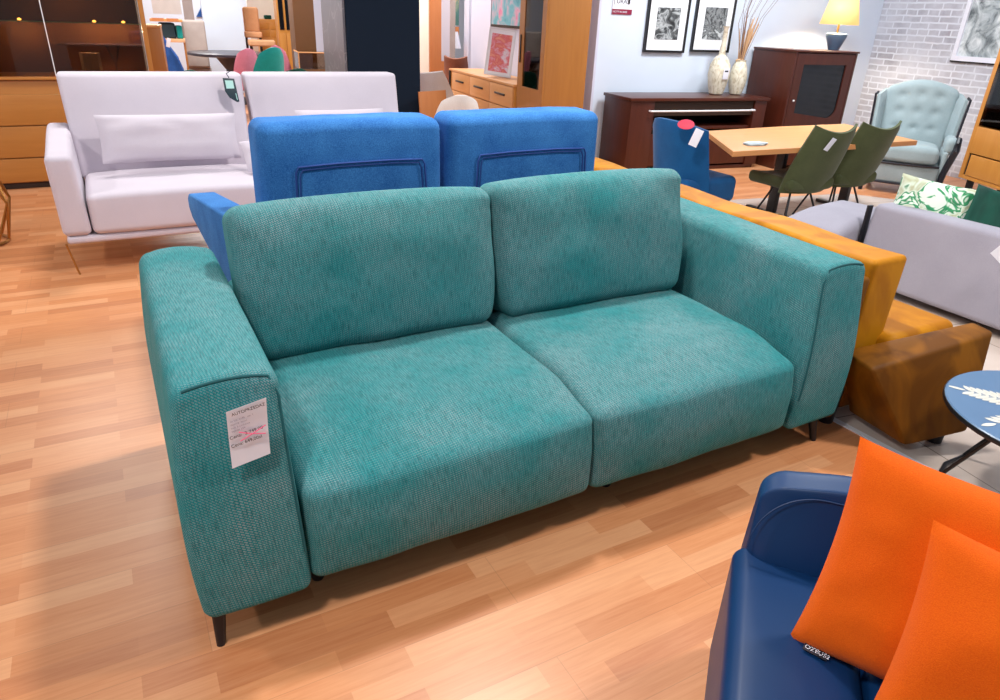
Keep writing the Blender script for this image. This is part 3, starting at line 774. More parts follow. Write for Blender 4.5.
def shell_chair(name, label, loc, rz, mat, W_=.47, top=.84, seat=.46, group=None, legs='wire', wrap=.35, tagged=False, depth=.46):
    """faces local -Y; back at +Y"""
    t = thing(name, label, 'chair', loc, rz, group)
    def back(s, q):
        # s across, q up
        x = (s-.5)*2; w = W_/2*(1-.12*q)
        z = seat-.03+(top-seat+.03)*q - .035*abs(x)**0*0 + .03*(abs(x)**2)*q
        y = depth/2*.75+.10*q+.02 - wrap*.35*abs(x)**2.2*(1-.55*q) 
        return (x*w, y-.04*math.sin(PI*q), z)
    obj('backrest', shell(back, 12, 10, .045), mat, t)
    def fn(p, q): return (p.x*(1-.05*max(0, -q.y)), p.y, p.z+.02*q.x*q.x+.015*max(0, q.y))
    obj('seat', rbox((W_, depth, .09), .04, (5, 5, 2), (0, -.01, seat-.04), fn), mat, t)
    for sx in (-1, 1):
        for sy in (-1, 1):
            if legs == 'wire': p0, p1, r = (sx*.13, sy*.12, seat-.08), (sx*.22, sy*.21, 0), (.009, .009)
            else: p0, p1, r = (sx*.15, sy*.15, seat-.08), (sx*.19, sy*.19, 0), (.018, .010)
            obj('leg', taper_leg(p0, p1, *r, 8), M['black'] if legs != 'wood' else M['oak'], t)
    return t
def olive_chair(label, loc, rz):
    t = thing('dining_chair', label, 'chair', loc, rz, 'olive green chairs at the oak table')
    # faces local -Y; tall back leaning to +Y whose top edge dips in the middle
    def back(a, q):
        x = (a-.5)*2; w = .235*(1-.12*q+.10*math.sin(PI*q))
        z = .31+.47*q+.05*x*x*q**3; y = .10+.16*q**1.15-.085*x*x*(1-.3*q)
        return (x*w, y, z)
    obj('backrest', shell(back, 14, 12, .04), M['green'], t)
    def fn(p, q): return (p.x*(1-.08*max(0, -q.y)), p.y, p.z+.02*q.x*q.x-.01*max(0, -q.y))
    obj('seat', rbox((.46, .48, .09), .035, (5, 5, 2), (0, -.12, .36), fn), M['green'], t)
    for sx in (-1, 1):
        for sy in (-1, 1): obj('leg', taper_leg((sx*.09, -.08+sy*.08, .335), (sx*.20, -.08+sy*.19, 0), .008, .008, 8), M['black'], t)
    return t
olive_chair('olive green dining chair with white tag at the oak table, nearer one', (4.66, 3.62, 0), R(176))
olive_chair('olive green dining chair further along the oak table, beside the wing chair', (5.24, 3.66, 0), R(176))
t = tag(obj('hang_tag', boxbm(-.022, .022, -.003, 0, -.05, .05, bev=.001), M['white']), 'white card tag on the back of the nearer olive green chair', 'price tag'); t.location = (4.56, 3.372, .70); t.rotation_euler = (R(20), R(18), R(-6))
def blue_chair():
    t = thing('dining_chair', 'petrol blue velvet dining chair with pink sticker and paper tag', 'chair', (3.84, 4.0, 0), R(92))
    def back(s, q):
        x = (s-.5)*2; w = .25*(1+.04*q)
        return (x*w, .20+.08*q-.20*abs(x)**3*(1-.25*q), .26+.56*q-.05*abs(x)**3*q)
    obj('backrest', shell(back, 14, 12, .05), M['bluechair'], t)
    obj('seat', rbox((.48, .54, .20), .05, (5, 5, 3), (0, -.03, .32)), M['bluechair'], t)
    for s in (-1, 1): obj('leg', taper_leg((s*.2, -.2, .28), (s*.21, -.22, 0), .02, .014), M['orangewood'], t)
    for s in (-1, 1): obj('leg', taper_leg((s*.2, .17, .30), (s*.21, .2, 0), .02, .014), M['orangewood'], t)
blue_chair()
t = tag(obj('price_sticker', lathe([(.05, 0), (.055, .002), (.05, .004)], 20), M['redtag']), 'round pink red sticker on the top rim of the petrol blue chair', 'sticker'); t.location = (3.53, 3.77, .815); t.rotation_euler = (R(60), 0, R(-60)); t.scale = (1.1, .65, 1)
t = tag(obj('hang_tag', boxbm(-.03, .03, -.003, 0, -.06, .06, bev=.001), M['white']), 'white paper tag hanging below the pink sticker on the petrol blue chair', 'price tag'); t.location = (3.575, 3.70, .735); t.rotation_euler = (R(0), R(18), R(-50))

# ================================================================== WALNUT SIDEBOARD on the back wall
def sideboard():
    t = thing('sideboard', 'dark walnut sideboard with long silver handle under the framed photographs', 'sideboard', uv(3.985, 6.30), RW)
    L, D, Ht = 1.72, .54, .75
    obj('top', boxbm(-.02, L+.02, -.02, D, Ht-.03, Ht), M['walnut'], t)
    obj('side_panel', boxbm(0, .28, 0.0, D, .04, Ht-.031), M['walnut_v'], t)
    obj('side_panel', boxbm(L-.16, L, 0.0, D, .04, Ht-.031), M['walnut_v'], t)
    obj('back_panel', boxbm(.281, L-.161, D-.03, D, .04, Ht-.031), M['inside'], t)
    dr = obj('drawer', boxbm(.285, L-.165, .02, .30, Ht-.18, Ht-.035), M['inside'], t)
    pts = [(.22+1.32*k/12, -.035-.012*math.sin(PI*k/12), Ht-.125-.0*k) for k in range(13)]
    obj('handle', tubebm([(.22, .02, Ht-.125)]+pts+[(1.54, .02, Ht-.125)], .009, 8), M['alu'], dr)
    obj('shelf', boxbm(.285, L-.165, .03, D-.035, Ht-.32, Ht-.29), M['walnut'], t)
    obj('door', boxbm(.285, L-.165, .012, .035, .06, Ht-.36), M['walnut_v'], t)
    obj('plinth', boxbm(.02, L-.02, .03, D-.02, 0, .04, bev=.002), M['walnut'], t)
sideboard()
# vases
def vase(u, label, prof, name='vase'):
    return tag(obj(name, lathe(prof, 28), M['cream_cer']), label, 'vase')
o = vase(0, 'tall cream crackled vase with narrow neck and white tag on the sideboard', [(.06, 0), (.075, .01), (.10, .1), (.118, .2), (.108, .3), (.07, .37), (.036, .40), (.026, .5), (.024, .66), (.038, .68)]); o.location = uv(5.25, 6.62, .751)
t = tag(obj('price_slip', boxbm(-.035, .035, -.004, 0, -.06, .05, bev=.001), M['white']), 'small white tag stuck on the tall cream vase', 'price tag'); t.location = uv(5.245, 6.497, .975); t.rotation_euler = (R(4), 0, RW)
obj('ink_patch', boxbm(-.022, .022, -.0055, -.004, .015, .03, bev=0), M['ink'], t)
o = vase(0, 'shorter cream crackled vase holding dried stems and twigs', [(.05, 0), (.065, .01), (.09, .1), (.097, .18), (.08, .28), (.055, .34), (.06, .355)]); o.location = uv(5.50, 6.60, .751)
bmd = bmesh.new(); bmt = bmesh.new()
for k in range(22):
    a = random.uniform(-1, 1); b2 = random.uniform(-1, 1); h = random.uniform(.20, .36)
    tube(bmd, [(a*.025, b2*.025, .30), (a*.03, b2*.03, .42), (.05*0+a*.10+.05, b2*.08, .42+h)], [.004, .007, .004], 5)
tube(bmd, [(-.05, 0, .35), (0, -.05, .36), (.05, 0, .35), (0, .05, .36)], .018, 6, True)
for k in range(14):
    a = random.uniform(-1, 1); b2 = random.uniform(-1, 1); h = random.uniform(.45, .9); c2 = a*.24+.16
    tube(bmt, [(a*.02, b2*.02, .30), (a*.05, b2*.05, .45), (a*.15+.02, b2*.1, .45+h*.5), (c2, b2*.15, .42+h)], [.0035, .003, .0025, .0015], 4)
t = thing('dried_bouquet', 'bundle of dried beige stems and bare twigs in the shorter vase', 'dried flowers', uv(5.50, 6.60, .751), RW)
obj('dried_stems', bmd, M['dried'], t); obj('twigs', bmt, M['twig'], t)
# framed photographs
def frame(label, u0, u1, z0, z1, i0, i1, j0, j1, art, v=6.9):
    t = thing('picture_frame', label, 'picture', uv((u0+u1)/2, v-.002, z0), RW, 'framed black and white photographs')
    c = (u0+u1)/2; w = (u1-u0)/2; h = z1-z0; f = .022; dp = -.035
    bm = bmesh.new()
    for b_ in ((-w, w, dp, 0, 0, f), (-w, w, dp, 0, h-f, h), (-w, -w+f, dp, 0, f, h-f), (w-f, w, dp, 0, f, h-f)): box(bm, *b_)
    obj('frame', bm, M['black'], t, smooth=False)
    obj('mount', boxbm(-w+f, w-f, -.018, -.002, f, h-f, bev=0), M['mount'], t, smooth=False)
    p = obj('photograph', boxbm(i0-c, i1-c, -.021, -.0185, j0-z0, j1-z0, bev=0), art, t, smooth=False)
    return t
frame('black framed black and white photograph left of the vases', 4.421, 4.935, 1.15, 1.85, 4.54, 4.83, 1.277, 1.585, M['art_bw'])
frame('black framed black and white photograph right behind the tall vase', 5.022, 5.53, 1.165, 1.86, 5.148, 5.44, 1.292, 1.61, M['art_bw2'])
t = thing('price_sign', 'white wall sign with maroon bottom band beside the framed photographs', 'sign', uv(4.0, 6.897, 1.50), RW)
obj('card', boxbm(0, .235, -.006, 0, 0, .30, bev=0), M['white'], t, smooth=False)
obj('band', boxbm(0, .235, -.008, -.0065, 0, .048, bev=0), M['maroon'], t, smooth=False)
text('sign_text', '| URAS', .062, M['ink'], t, (.01, -.007, .10), (R(90), 0, 0)); text('band_text', 'NOTTI IN SERIE', .024, M['white'], t, (.01, -.009, .015), (R(90), 0, 0))
obj('figure_mark', lathe([(.012, 0), (.009, .03), (.012, .04), (.004, .055)], 8, c=(.19, -.008, .10)), M['ink'], t)

# secretaire with lamp, turned a little
def secretaire():
    t = thing('display_cabinet', 'dark walnut display cabinet with rounded glass door under the table lamp', 'cabinet', uv(5.872, 6.2), RW)
    Wd, D, Ht = .875, .66, 1.215
    obj('side_panel', boxbm(0, .03, 0.0, D, 0, Ht-.001), M['walnut_v'], t)
    obj('side_panel', boxbm(Wd-.03, Wd, .0, D, 0, Ht-.001), M['walnut_v'], t)
    obj('top', boxbm(-.01, Wd+.012, -.012, D, Ht, Ht+.02), M['walnut'], t)
    obj('back_panel', boxbm(.031, Wd-.031, D-.02, D, .0, Ht-.001), M['inside'], t)
    # door frame with an opening whose lower right corner is rounded
    x0, x1, z0, z1 = .035, Wd-.035, .42, Ht-.01
    hole = [(.14, .60)]+[(Wd-.25+.12*math.sin(R(a)), .66-.12*math.cos(R(a))+.0) for a in range(0, 91, 10)]+[(Wd-.13, Ht-.12), (.14, Ht-.12)]
    bm = bmesh.new(); n = len(hole); cx, cz = (x0+x1)/2, .85
    def outer(p):
        dx, dz = p[0]-cx, p[1]-cz; k = min(((x1-cx) if dx > 0 else (x0-cx))/dx if abs(dx) > 1e-6 else 9, ((z1-cz) if dz > 0 else (z0-cz))/dz if abs(dz) > 1e-6 else 9); return (cx+dx*k, cz+dz*k)
    ring = []
    for k, p in enumerate(hole): ring.append((p, outer(p)))
    corners = {0: (x0, z0), n-2: (x1, z1), n-1: (x0, z1)}
    ring = [(p, corners.get(k, q)) for k, (p, q) in enumerate(ring)]
    V0 = [[bm.verts.new((a[0], y, a[1])) for a in r] for r in ring for y in (0,)]; V1 = [[bm.verts.new((a[0], .028, a[1])) for a in r] for r in ring]
    for k in range(n):
        l = (k+1) % n
        bm.faces.new((V0[k][0], V0[l][0], V0[l][1], V0[k][1])); bm.faces.new((V1[k][0], V1[k][1], V1[l][1], V1[l][0]))
        bm.faces.new((V0[k][0], V1[k][0], V1[l][0], V0[l][0])); bm.faces.new((V0[k][1], V0[l][1], V1[l][1], V1[k][1]))
    d = obj('door', bm, M['walnut_v'], t, smooth=False)
    obj('pane', poly_prism([(cx+(a-cx)*1.03, cz+(b_-cz)*1.03) for a, b_ in hole], .005, 'Y', .014), M['dark_glass'], d, smooth=False)
    obj('lower_door', boxbm(.035, Wd-.035, .0, .028, .03, .41), M['walnut_v'], t)
    obj('knob', lathe([(.008, 0), (.012, .01), (.008, .02)], 10, c=(.09, -.012, .72)), M['alu'], d)
secretaire()
def table_lamp():
    t = thing('table_lamp', 'table lamp with glowing yellow shade and blue grey ceramic base', 'lamp', uv(6.60, 6.42, 1.236), RW)
    obj('base', lathe([(.055, 0), (.06, .01), (.09, .09), (.11, .14), (.108, .165), (.09, .175)], 28), M['ceramic'], t)
    obj('stem', lathe([(.012, .17), (.012, .30)], 10), M['brass'], t)
    bm = bmesh.new(); A = []; B = []
    for k in range(32):
        a = 2*PI*k/32; A.append((bm.verts.new((.215*math.cos(a), .19*math.sin(a), .26)), bm.verts.new((.14*math.cos(a), .13*math.sin(a), .56))))
    for k in range(32):
        p, q = A[k], A[(k+1) % 32]; bm.faces.new((p[0], q[0], q[1], p[1]))
    s = obj('lamp_shade', bm, M['shade'], t); sd = s.modifiers.new('solid', 'SOLIDIFY'); sd.thickness = .004
    d = bpy.data.lights.new('lamp_bulb', 'POINT'); d.energy = 50; d.color = (1, .9, .74); d.shadow_soft_size = .05
    l = bpy.data.objects.new('lamp_bulb', d); COL.objects.link(l); l.parent = t; l.location = (0, 0, .36)
table_lamp()

# brick wall picture
def brick_picture():
    t = thing('picture_frame', 'large white framed grey landscape picture on the brick wall', 'picture', uv(7.715, 5.80, 1.19), RW-PI/2)
    # local X runs towards the camera along the wall (minus v), -Y points out of the wall into the room
    w, h = .95, .9; f = .05
    bm = bmesh.new()
    for b_ in ((0, w, -.035, 0, 0, f), (0, w, -.035, 0, h-f, h), (0, f, -.035, 0, f, h-f), (w-f, w, -.035, 0, f, h-f)): box(bm, *b_)
    obj('frame', bm, M['white'], t, smooth=False)
    bm = bmesh.new(); box(bm, -.012, w+.012, -.02, 0.001, -.014, -.0005); box(bm, -.012, -.0005, -.02, .001, 0, h); obj('frame_edge', bm, M['black'], t, smooth=False)
    obj('photograph', boxbm(f, w-f, -.012, -.002, f, h-f, bev=0), M['art_grey'], t, smooth=False)
brick_picture()

# wing chair
def wing_chair():
    t = thing('wing_armchair', 'pale duck-egg blue tufted wing armchair with black carved arms by the brick wall', 'armchair', uv(6.55, 5.12), R(-56)); t.scale = (.86, .86, .96)
    # faces local -Y
    def back(p, q):
        arch = .10*(1-q.x*q.x)*max(0, q.z)
        tuft = 0
        for tz in (-.2, .25, .65):
            for tx in (-.5, 0, .5): tuft += math.exp(-(((q.x-tx)/.12)**2+((q.z-tz)/.10)**2))
        y = p.y+.10*((q.z+1)/2)+(.03*tuft-.03*(1-q.x*q.x))*max(0, -q.y)
        return (p.x*(1+.04*q.z), y, p.z+arch)
    obj('backrest', rbox((.74, .14, .62), .05, (22, 3, 26), (0, .23, .34+.32), back), M['wing'], t)
    def sfn(p, q): return (p.x, p.y-.05*(1-q.x*q.x)*max(0, -q.y), p.z+.03*(1-q.x*q.x)*max(0, q.z))
    obj('seat_cushion', rbox((.62, .56, .15), .05, (6, 6, 3), (0, -.12, .385), sfn), M['wing'], t)
    obj('seat_rail', rbox((.70, .58, .20), .03, (4, 3, 3), (0, -.11, .20), lambda p, q: (p.x, p.y-.04*(1-q.x*q.x)*max(0, -q.y), p.z)), M['wing'], t)
    for zz in (.30, .105): obj('rail_trim', tubebm([(-.34+.68*k/10, -.405-.04*(1-((k-5)/5)**2), zz) for k in range(11)], .012, 6), M['wingwood'], t)
    for s in (-1, 1):
        def w(a, b_): # wing: a front->back, b up
            return (s*(.355+.03*b_+.06*(1-a)), -.02+.30*a-.0*b_+.12*b_*a*.6+ .10*b_*(1-a), .50+.46*b_*(1-.10*(1-a)))
        obj('wing', shell(w, 8, 8, .075), M['wing'], t)
        wp = [w(0, k/10) for k in range(11)]+[w(k/6, 1) for k in range(1, 3)]
        obj('wing_trim', tubebm([Vector(p)+Vector((s*.035, -.012, .0)) for p in wp], .014, 6), M['wingwood'], t)
        obj('arm', rbox((.12, .44, .16), .055, (3, 6, 4), (s*.40, -.14, .50), lambda p, q: (p.x, p.y, p.z-.04*((q.y+1)/2)*0)), M['wing'], t)
        obj('side_panel', rbox((.06, .52, .30), .025, (2, 4, 3), (s*.37, -.10, .30)), M['wing'], t)
        pts = []
        for k in range(9):
            a = R(250-k*50); pts.append((s*.45, -.385+.035*(1-k/14)*math.cos(a), .545+.035*(1-k/14)*math.sin(a)))
        pts = [(s*.45, -.38+.035*math.cos(a_), .55+.035*math.sin(a_)) for a_ in [R(q) for q in (-60, 0, 60, 120, 180, 230)]]+[(s*.45, -.42, .48), (s*.43, -.375, .38), (s*.40, -.35, .25), (s*.385, -.40, .12), (s*.39, -.42, 0)]
        obj('carved_arm_front', tubebm(pts, [.02, .024, .026, .028, .03, .034, .036, .036, .036, .03, .022], 8), M['wingwood'], t)
        obj('leg', taper_leg((s*.3, .22, .12), (s*.3, .27, 0), .025, .018), M['wingwood'], t)
    return t
wing_chair()

# highboard at the right edge
def highboard():
    d = Vector((-.42, -.90, 0)).normalized(); ang = math.atan2(d.y, d.x)
    t = thing('highboard', 'honey wood highboard with glass door on black legs at the right edge', 'cabinet', (6.0, 3.2, 0), ang)
    # local X along front towards camera, +Y = back (away), front faces -Y
    D = .40; Z0, Z1 = .33+.08, 1.95; L = 1.1
    sgn = 1
    obj('side_panel', boxbm(0, .045, 0, D, Z0, Z1), M['honey'], t)
    obj('side_panel', boxbm(L-.045, L, 0, D, Z0, Z1), M['honey'], t)
    obj('bottom', boxbm(.046, L-.046, 0, D, Z0, Z0+.03), M['honey'], t)
    obj('top', boxbm(.046, L-.046, 0, D, Z1-.03, Z1), M['honey'], t)
    obj('back_panel', boxbm(.046, L-.046, D-.02, D-.001, Z0+.031, Z1-.031), M['inside'], t)
    obj('drawer', boxbm(.075, L-.075, -.005, .03, Z0+.032, Z0+.19), M['honey'], t)
    obj('drawer', boxbm(.046, L-.046, -.005, .03, Z0+.20, Z0+.40), M['honey'], t)
    obj('groove', boxbm(.05, .07, .005, .03, Z0+.032, Z0+.19, bev=0), M['black'], t)
    dd = obj('glass_door', boxbm(.046, L-.046, .0, .006, Z0+.41, Z1-.04, bev=0), M['smoke'], t)
    obj('shelf', boxbm(.046, L-.046, .03, D-.03, Z0+.72, Z0+.735), M['glass'], t)
    for x in (.08, L-.08):
        for y in (.06, D-.06): obj('leg', boxbm(x-.02, x+.02, y-.02, y+.02, 0, Z0-.001), M['black'], t)
highboard()

# ================================================================== LEFT GLASS CABINET
def glass_cabinet():
    t = thing('display_cabinet', 'wide oak display cabinet with lit glass shelves above drawers at the left', 'cabinet', (-1.6, 6.88, 0))
    L, D = 2.03, .45; X = 1.6
    obj('plinth', boxbm(.02, L-.02, .03, D, 0, .05), M['inside'], t)
    obj('lower_body', boxbm(0, L, .015, D, .05, .84), M['oak_h'], t)
    for z0, z1 in ((.06, .245), (.255, .495), (.505, .735)):
        for x0, x1 in ((.01, .62), (.63, L-.01)): obj('drawer', boxbm(x0, x1, -.004, .013, z0, z1, bev=.004), M['oak_h'], t)
    obj('worktop', boxbm(-.01, L+.01, -.015, D, .845, .865), M['oak_h'], t)
    obj('back_panel', boxbm(.03, L-.03, D-.02, D, .866, 2.2), M['cab_back'], t)
    obj('side_panel', boxbm(0, .03, .036, D, .866, 2.2), M['bronze'], t)
    obj('post', boxbm(L-.035, L, 0, .035, .866, 2.2), M['oak'], t); obj('post', boxbm(0, .035, 0, .035, .866, 2.2), M['oak'], t)
    obj('side_pane', boxbm(L-.02, L-.014, .036, D-.021, .866, 2.2, bev=0), M['smoke'], t, smooth=False)
    for x in (.036, 1.32): 
        w = 1.28 if x < 1 else L-1.36
        obj('glass_door', boxbm(x, x+w, .002, .007, .87, 2.19, bev=0), M['smoke'], t, smooth=False)
    obj('door_edge', boxbm(1.313, 1.319, 0, .008, .87, 2.19, bev=0), M['alu'], t, smooth=False)
    s = obj('shelf', boxbm(.036, L-.036, .02, D-.03, 1.26, 1.267, bev=0), M['glass'], t, smooth=False)
    obj('shelf_edge', boxbm(.036, L-.036, .012, .0195, 1.26, 1.268, bev=0), M['green_edge'], s, smooth=False)
    for x in (1.15, 1.66, 1.87): obj('spot_light', lathe([(.012, 0), (.014, .01), (.004, .016)], 12, c=(x, .12, 1.268)), M['spot'], s)
    for x, lz in ((1.15, 1.21), (1.66, 1.21), (1.87, 1.21), (1.5, 1.6)):  # last one is fill added for the upper compartment, without a fitting
        d = bpy.data.lights.new('shelf_spot_and_fill', 'POINT'); d.energy = 3.4; d.color = (1, .7, .38); d.shadow_soft_size = .02
        l = bpy.data.objects.new('shelf_spot_and_fill', d); COL.objects.link(l); l.parent = t; l.location = (x, .22, lz)
    # glass showcase box and glassware inside
    obj('inner_shelf', boxbm(1.37, L-.06, .06, D-.04, 1.10, 1.105, bev=0), M['glass'], t, smooth=False)
    return t
glass_cabinet()
o = tag(obj('beaker', poly_prism([(.075*math.cos(R(a)), .075*math.sin(R(a))) for a in range(0, 360, 45)], .17, 'Z', 0), M['taupe'], smooth=False), 'faceted beige glass vase inside the oak display cabinet', 'vase'); o.location = (-.02, 7.05, .866)
o = tag(obj('goblet', lathe([(.04, 0), (.006, .01), (.006, .1), (.02, .12), (.06, .24)], 20), M['glass']), 'clear flared goblet inside the oak display cabinet', 'glass'); o.location = (.16, 7.05, .866)

# dark low bookcase added out of view past the left edge to shade the laminate
def shade_bookcase():
    t = thing('bookcase', 'low dark wood bookcase added out of view to shade the laminate floor', 'bookcase', (-1.40, 1.75, 0))
    obj('top', boxbm(-.01, .46, -.01, 1.81, 1.05, 1.08), M['walnut'], t); obj('back_panel', boxbm(.43, .45, 0, 1.8, .05, 1.049), M['walnut_v'], t)
    for y in (0, .59, 1.18, 1.77): obj('side_panel', boxbm(0, .429, y, y+.03, 0, 1.049), M['walnut_v'], t)
    for z in (.05, .38, .71): obj('shelf', boxbm(.01, .425, .031, 1.769, z, z+.02), M['walnut'], t)
shade_bookcase()
# gold side table at the left edge
def gold_table():
    t = thing('side_table', 'gold geometric wire side table with dark top at the left edge', 'table', (-.86, 5.35, 0))
    n = 8; r0, r1, r2 = .17, .24, .17; za, zb, zc = .01, .26, .50
    for k in range(n):
        a, b_ = 2*PI*k/n, 2*PI*(k+.5)/n
        P0 = (r0*math.cos(a), r0*math.sin(a), za); P1 = (r1*math.cos(b_), r1*math.sin(b_), zb); P2 = (r2*math.cos(a), r2*math.sin(a), zc)
        a2 = 2*PI*(k+1)/n; Q0 = (r0*math.cos(a2), r0*math.sin(a2), za); Q2 = (r2*math.cos(a2), r2*math.sin(a2), zc)
        bm = bmesh.new(); tube(bm, [P0, P1, P2], .009, 6); tube(bm, [Q0, P1, Q2], .009, 6); obj('frame_strut', bm, M['brass'], t)
    obj('ring', tubebm([(r0*math.cos(2*PI*k/24), r0*math.sin(2*PI*k/24), .01) for k in range(24)], .009, 6, True), M['brass'], t)
    obj('tabletop', lathe([(.17, .50), (.185, .505), (.185, .515), (.18, .518)], 32), M['darktop'], t)
gold_table()

# ================================================================== FAR RIGHT-CENTRE: oak vitrine and sideboard
def vitrine():
    t = thing('display_cabinet', 'tall oak display cabinet with narrow glass door behind the blue sofa', 'cabinet', uv(3.065, 6.42), RW)
    L, D, Ht = .44, .62, 2.1     # L across (u), D deep (v); the door faces -u
    obj('side_panel', boxbm(0, L, 0, .03, .02, Ht), M['oak'], t)
    obj('side_panel', boxbm(0, L, D-.03, D, .02, Ht), M['oak'], t)
    obj('back_panel', boxbm(L-.02, L, .031, D-.031, .02, Ht), M['oak'], t)
    obj('top', boxbm(.001, L-.021, .031, D-.031, Ht-.03, Ht), M['oak'], t)
    bm = bmesh.new()
    for b_ in ((-.022, -.001, 0, .09, .04, Ht), (-.022, -.001, D-.12, D, .04, Ht), (-.022, -.001, .09, D-.12, .04, .80), (-.022, -.001, .09, D-.12, Ht-.1, Ht)): box(bm, *b_)
    d = obj('door', bm, M['oak'], t, smooth=False)
    obj('pane', boxbm(-.015, -.010, .09, D-.12, .80, Ht-.1, bev=0), M['smoke'], d, smooth=False)
    obj('handle', boxbm(-.035, -.023, D-.07, D-.055, 1.02, 1.28), M['black'], d)
    for z in (.95, 1.2, 1.5): obj('shelf', boxbm(.01, L-.025, .034, D-.034, z, z+.012), M['glass'], t)
vitrine()
d = bpy.data.lights.new('cabinet_fill', 'POINT'); d.energy = 2.5; d.color = (1, .85, .65); d.shadow_soft_size = .03  # fill added to brighten the vitrine's inside, no fitting there
l = bpy.data.objects.new('cabinet_fill', d); COL.objects.link(l); l.location = uv(3.2, 6.73, 1.9)
for i, (z, lb) in enumerate(((.962, 'small white ornament on the lower shelf of the tall oak cabinet'), (1.212, 'round white ornament on the upper shelf of the tall oak cabinet'))):
    o = tag(obj('ornament', lathe([(.02, 0), (.045, .02), (.065, .06), (.06, .1), (.03, .125), (.01, .13)], 16), M['white']), lb, 'ornament'); o.location = uv(3.28, 6.68, z)
def oak_sideboard():
    t = thing('sideboard', 'light oak sideboard with dark handles holding a pink picture', 'sideboard', uv(3.02, 7.06), RW)
    L, D, Ht = 2.15, .45, .80
    obj('body', boxbm(.012, D, 0.012, L-.02, .10, Ht-.025), M['honey'], t)
    obj('top', boxbm(-.01, D, 0, L, Ht-.024, Ht), M['oak_y'], t)
    obj('end_frame', boxbm(-.01, D, L-.018, L+.002, .02, Ht-.025), M['black'], t)
    for k in range(3):
        y0 = .02+k*.672
        for j in range(1): 
            dr = obj('drawer', boxbm(-.008, .011, y0, y0+.66, Ht-.24, Ht-.03), M['oak_y'], t)
            obj('handle', boxbm(-.025, -.009, y0+.2, y0+.48, Ht-.135, Ht-.115), M['black'], dr)
        obj('door', boxbm(-.008, .011, y0, y0+.66, .11, Ht-.25), M['oak_y'], t)
    for x in (.05, D-.05):
        for y in (.08, L-.08): obj('leg', boxbm(x-.02, x+.02, y-.02, y+.02, 0, .10), M['black'], t)
oak_sideboard()
# leaned pink picture, and canvas on the inner wall
def leaned():
    t = thing('picture_frame', 'silver framed red and pink abstract leaning on the oak sideboard', 'picture', uv(3.17, 7.92, .812), RW-R(22))
    M4 = Matrix.Rotation(R(-13), 4, 'X') @ Matrix.Rotation(R(6), 4, 'Y'); w, h, f = .31, .51, .018
    bm = bmesh.new()
    for b_ in ((-w/2, w/2, -.02, 0, 0, f), (-w/2, w/2, -.02, 0, h-f, h), (-w/2, -w/2+f, -.02, 0, f, h-f), (w/2-f, w/2, -.02, 0, f, h-f)): box(bm, *b_, M4=M4)
    obj('frame', bm, M['alu'], t, smooth=False)
    obj('mount', boxbm(-w/2+f, w/2-f, -.010, -.002, f, h-f, bev=0, M4=M4), M['mount'], t, smooth=False)
    obj('print', boxbm(-w/2+.04, w/2-.04, -.0125, -.0105, .045, h-.06, bev=0, M4=M4), M['art_pink'], t, smooth=False)
    obj('easel_back', boxbm(-.06, .06, .0, .012, .02, .40, bev=0, M4=Matrix.Translation((0, .16, 0)) @ Matrix.Rotation(R(8), 4, 'X')), M['black'], t, smooth=False)
leaned()
t = thing('canvas', 'dark edged pink and teal abstract canvas hanging above the oak sideboard', 'picture', uv(3.497, 8.32, 1.31), RW-PI/2)
obj('frame', boxbm(-.60, .62, -.04, 0, 0, .9), M['black'], t); obj('canvas_face', boxbm(-.56, .60, -.045, -.041, .03, .87, bev=0), M['art_abs'], t, smooth=False)

# ================================================================== FAR SHOWROOM
def tub(name, label, loc, rz, mat, **k): return shell_chair(name, label, loc, rz, mat, wrap=.75, legs='taper', **k)
tub('tub_chair', 'cream upholstered chair beside the dark blue pillar', uv(2.38, 7.85), R(120), M['cream'], W_=.62, top=.86, depth=.5)
t = thing('wooden_chair', 'brown wooden armchair partly hidden beside the dark pillar', 'chair', uv(2.22, 6.75), R(20))
bm = boxbm(-.2, .16, -.2, .2, .40, .45); obj('seat', bm, M['brownf'], t)
obj('backrest', shell(lambda s, q: ((s-.5)*.36-.02, .2+.03*q, .45+.30*q), 4, 4, .03), M['orangewood'], t)
for sx in (-.18, .14):
    for sy in (-.18, .18): obj('leg', boxbm(sx-.015, sx+.015, sy-.015, sy+.015, 0, .40), M['orangewood'], t)
tub('armchair', 'brown leatherette chair in front of the far mirror', uv(3.28, 9.70), R(150), M['brownf'], W_=.34, top=.90, depth=.4)
# mirror with cherry frame, dark post
t = thing('standing_mirror', 'tall cherry wood framed mirror in the far doorway area', 'mirror', uv(3.05, 10.2), RW)
bm = bmesh.new(); box(bm, 0, .17, 0, .05, 0, 2.3); box(bm, .17, .36, 0, .05, 0, .82); obj('frame', bm, M['orangewood'], t, smooth=False)
mm, nt_, bb_ = base('mirror_glass', 'e8e4e0', .03, 1.0); obj('mirror_pane', boxbm(.17, .30, .01, .03, .82, 2.3, bev=0), mm, t, smooth=False)
obj('side_post', boxbm(.30, .375, .0, .05, .82, 2.3, bev=0), M['taupe'], t, smooth=False)
wallbox('wall_alcove', 2.35, 3.64, 11.2, 11.3, M['brightwall'])
t = thing('picture_frame', 'teal and orange canvas far behind, right of the mirror', 'picture', uv(3.55, 10.9, 1.28), RW)
obj('canvas_face', boxbm(-.13, .16, -.02, 0, 0, .5), M['art_far'], t)
obj('wood_ledge', boxbm(-.13, .16, -.03, 0, -.28, -.02), M['orangewood'], t)
t = thing('floor_lamp', 'white floor lamp with conical shade in the far bright corner', 'lamp', uv(3.50, 10.55), RW)
obj('lamp_shade', lathe([(.13, .98), (.08, 1.2)], 20), M['white'], t); obj('pole', lathe([(.012, .02), (.012, .99)], 8), M['alu'], t); obj('base', lathe([(.12, 0), (.12, .02)], 20), M['white'], t)
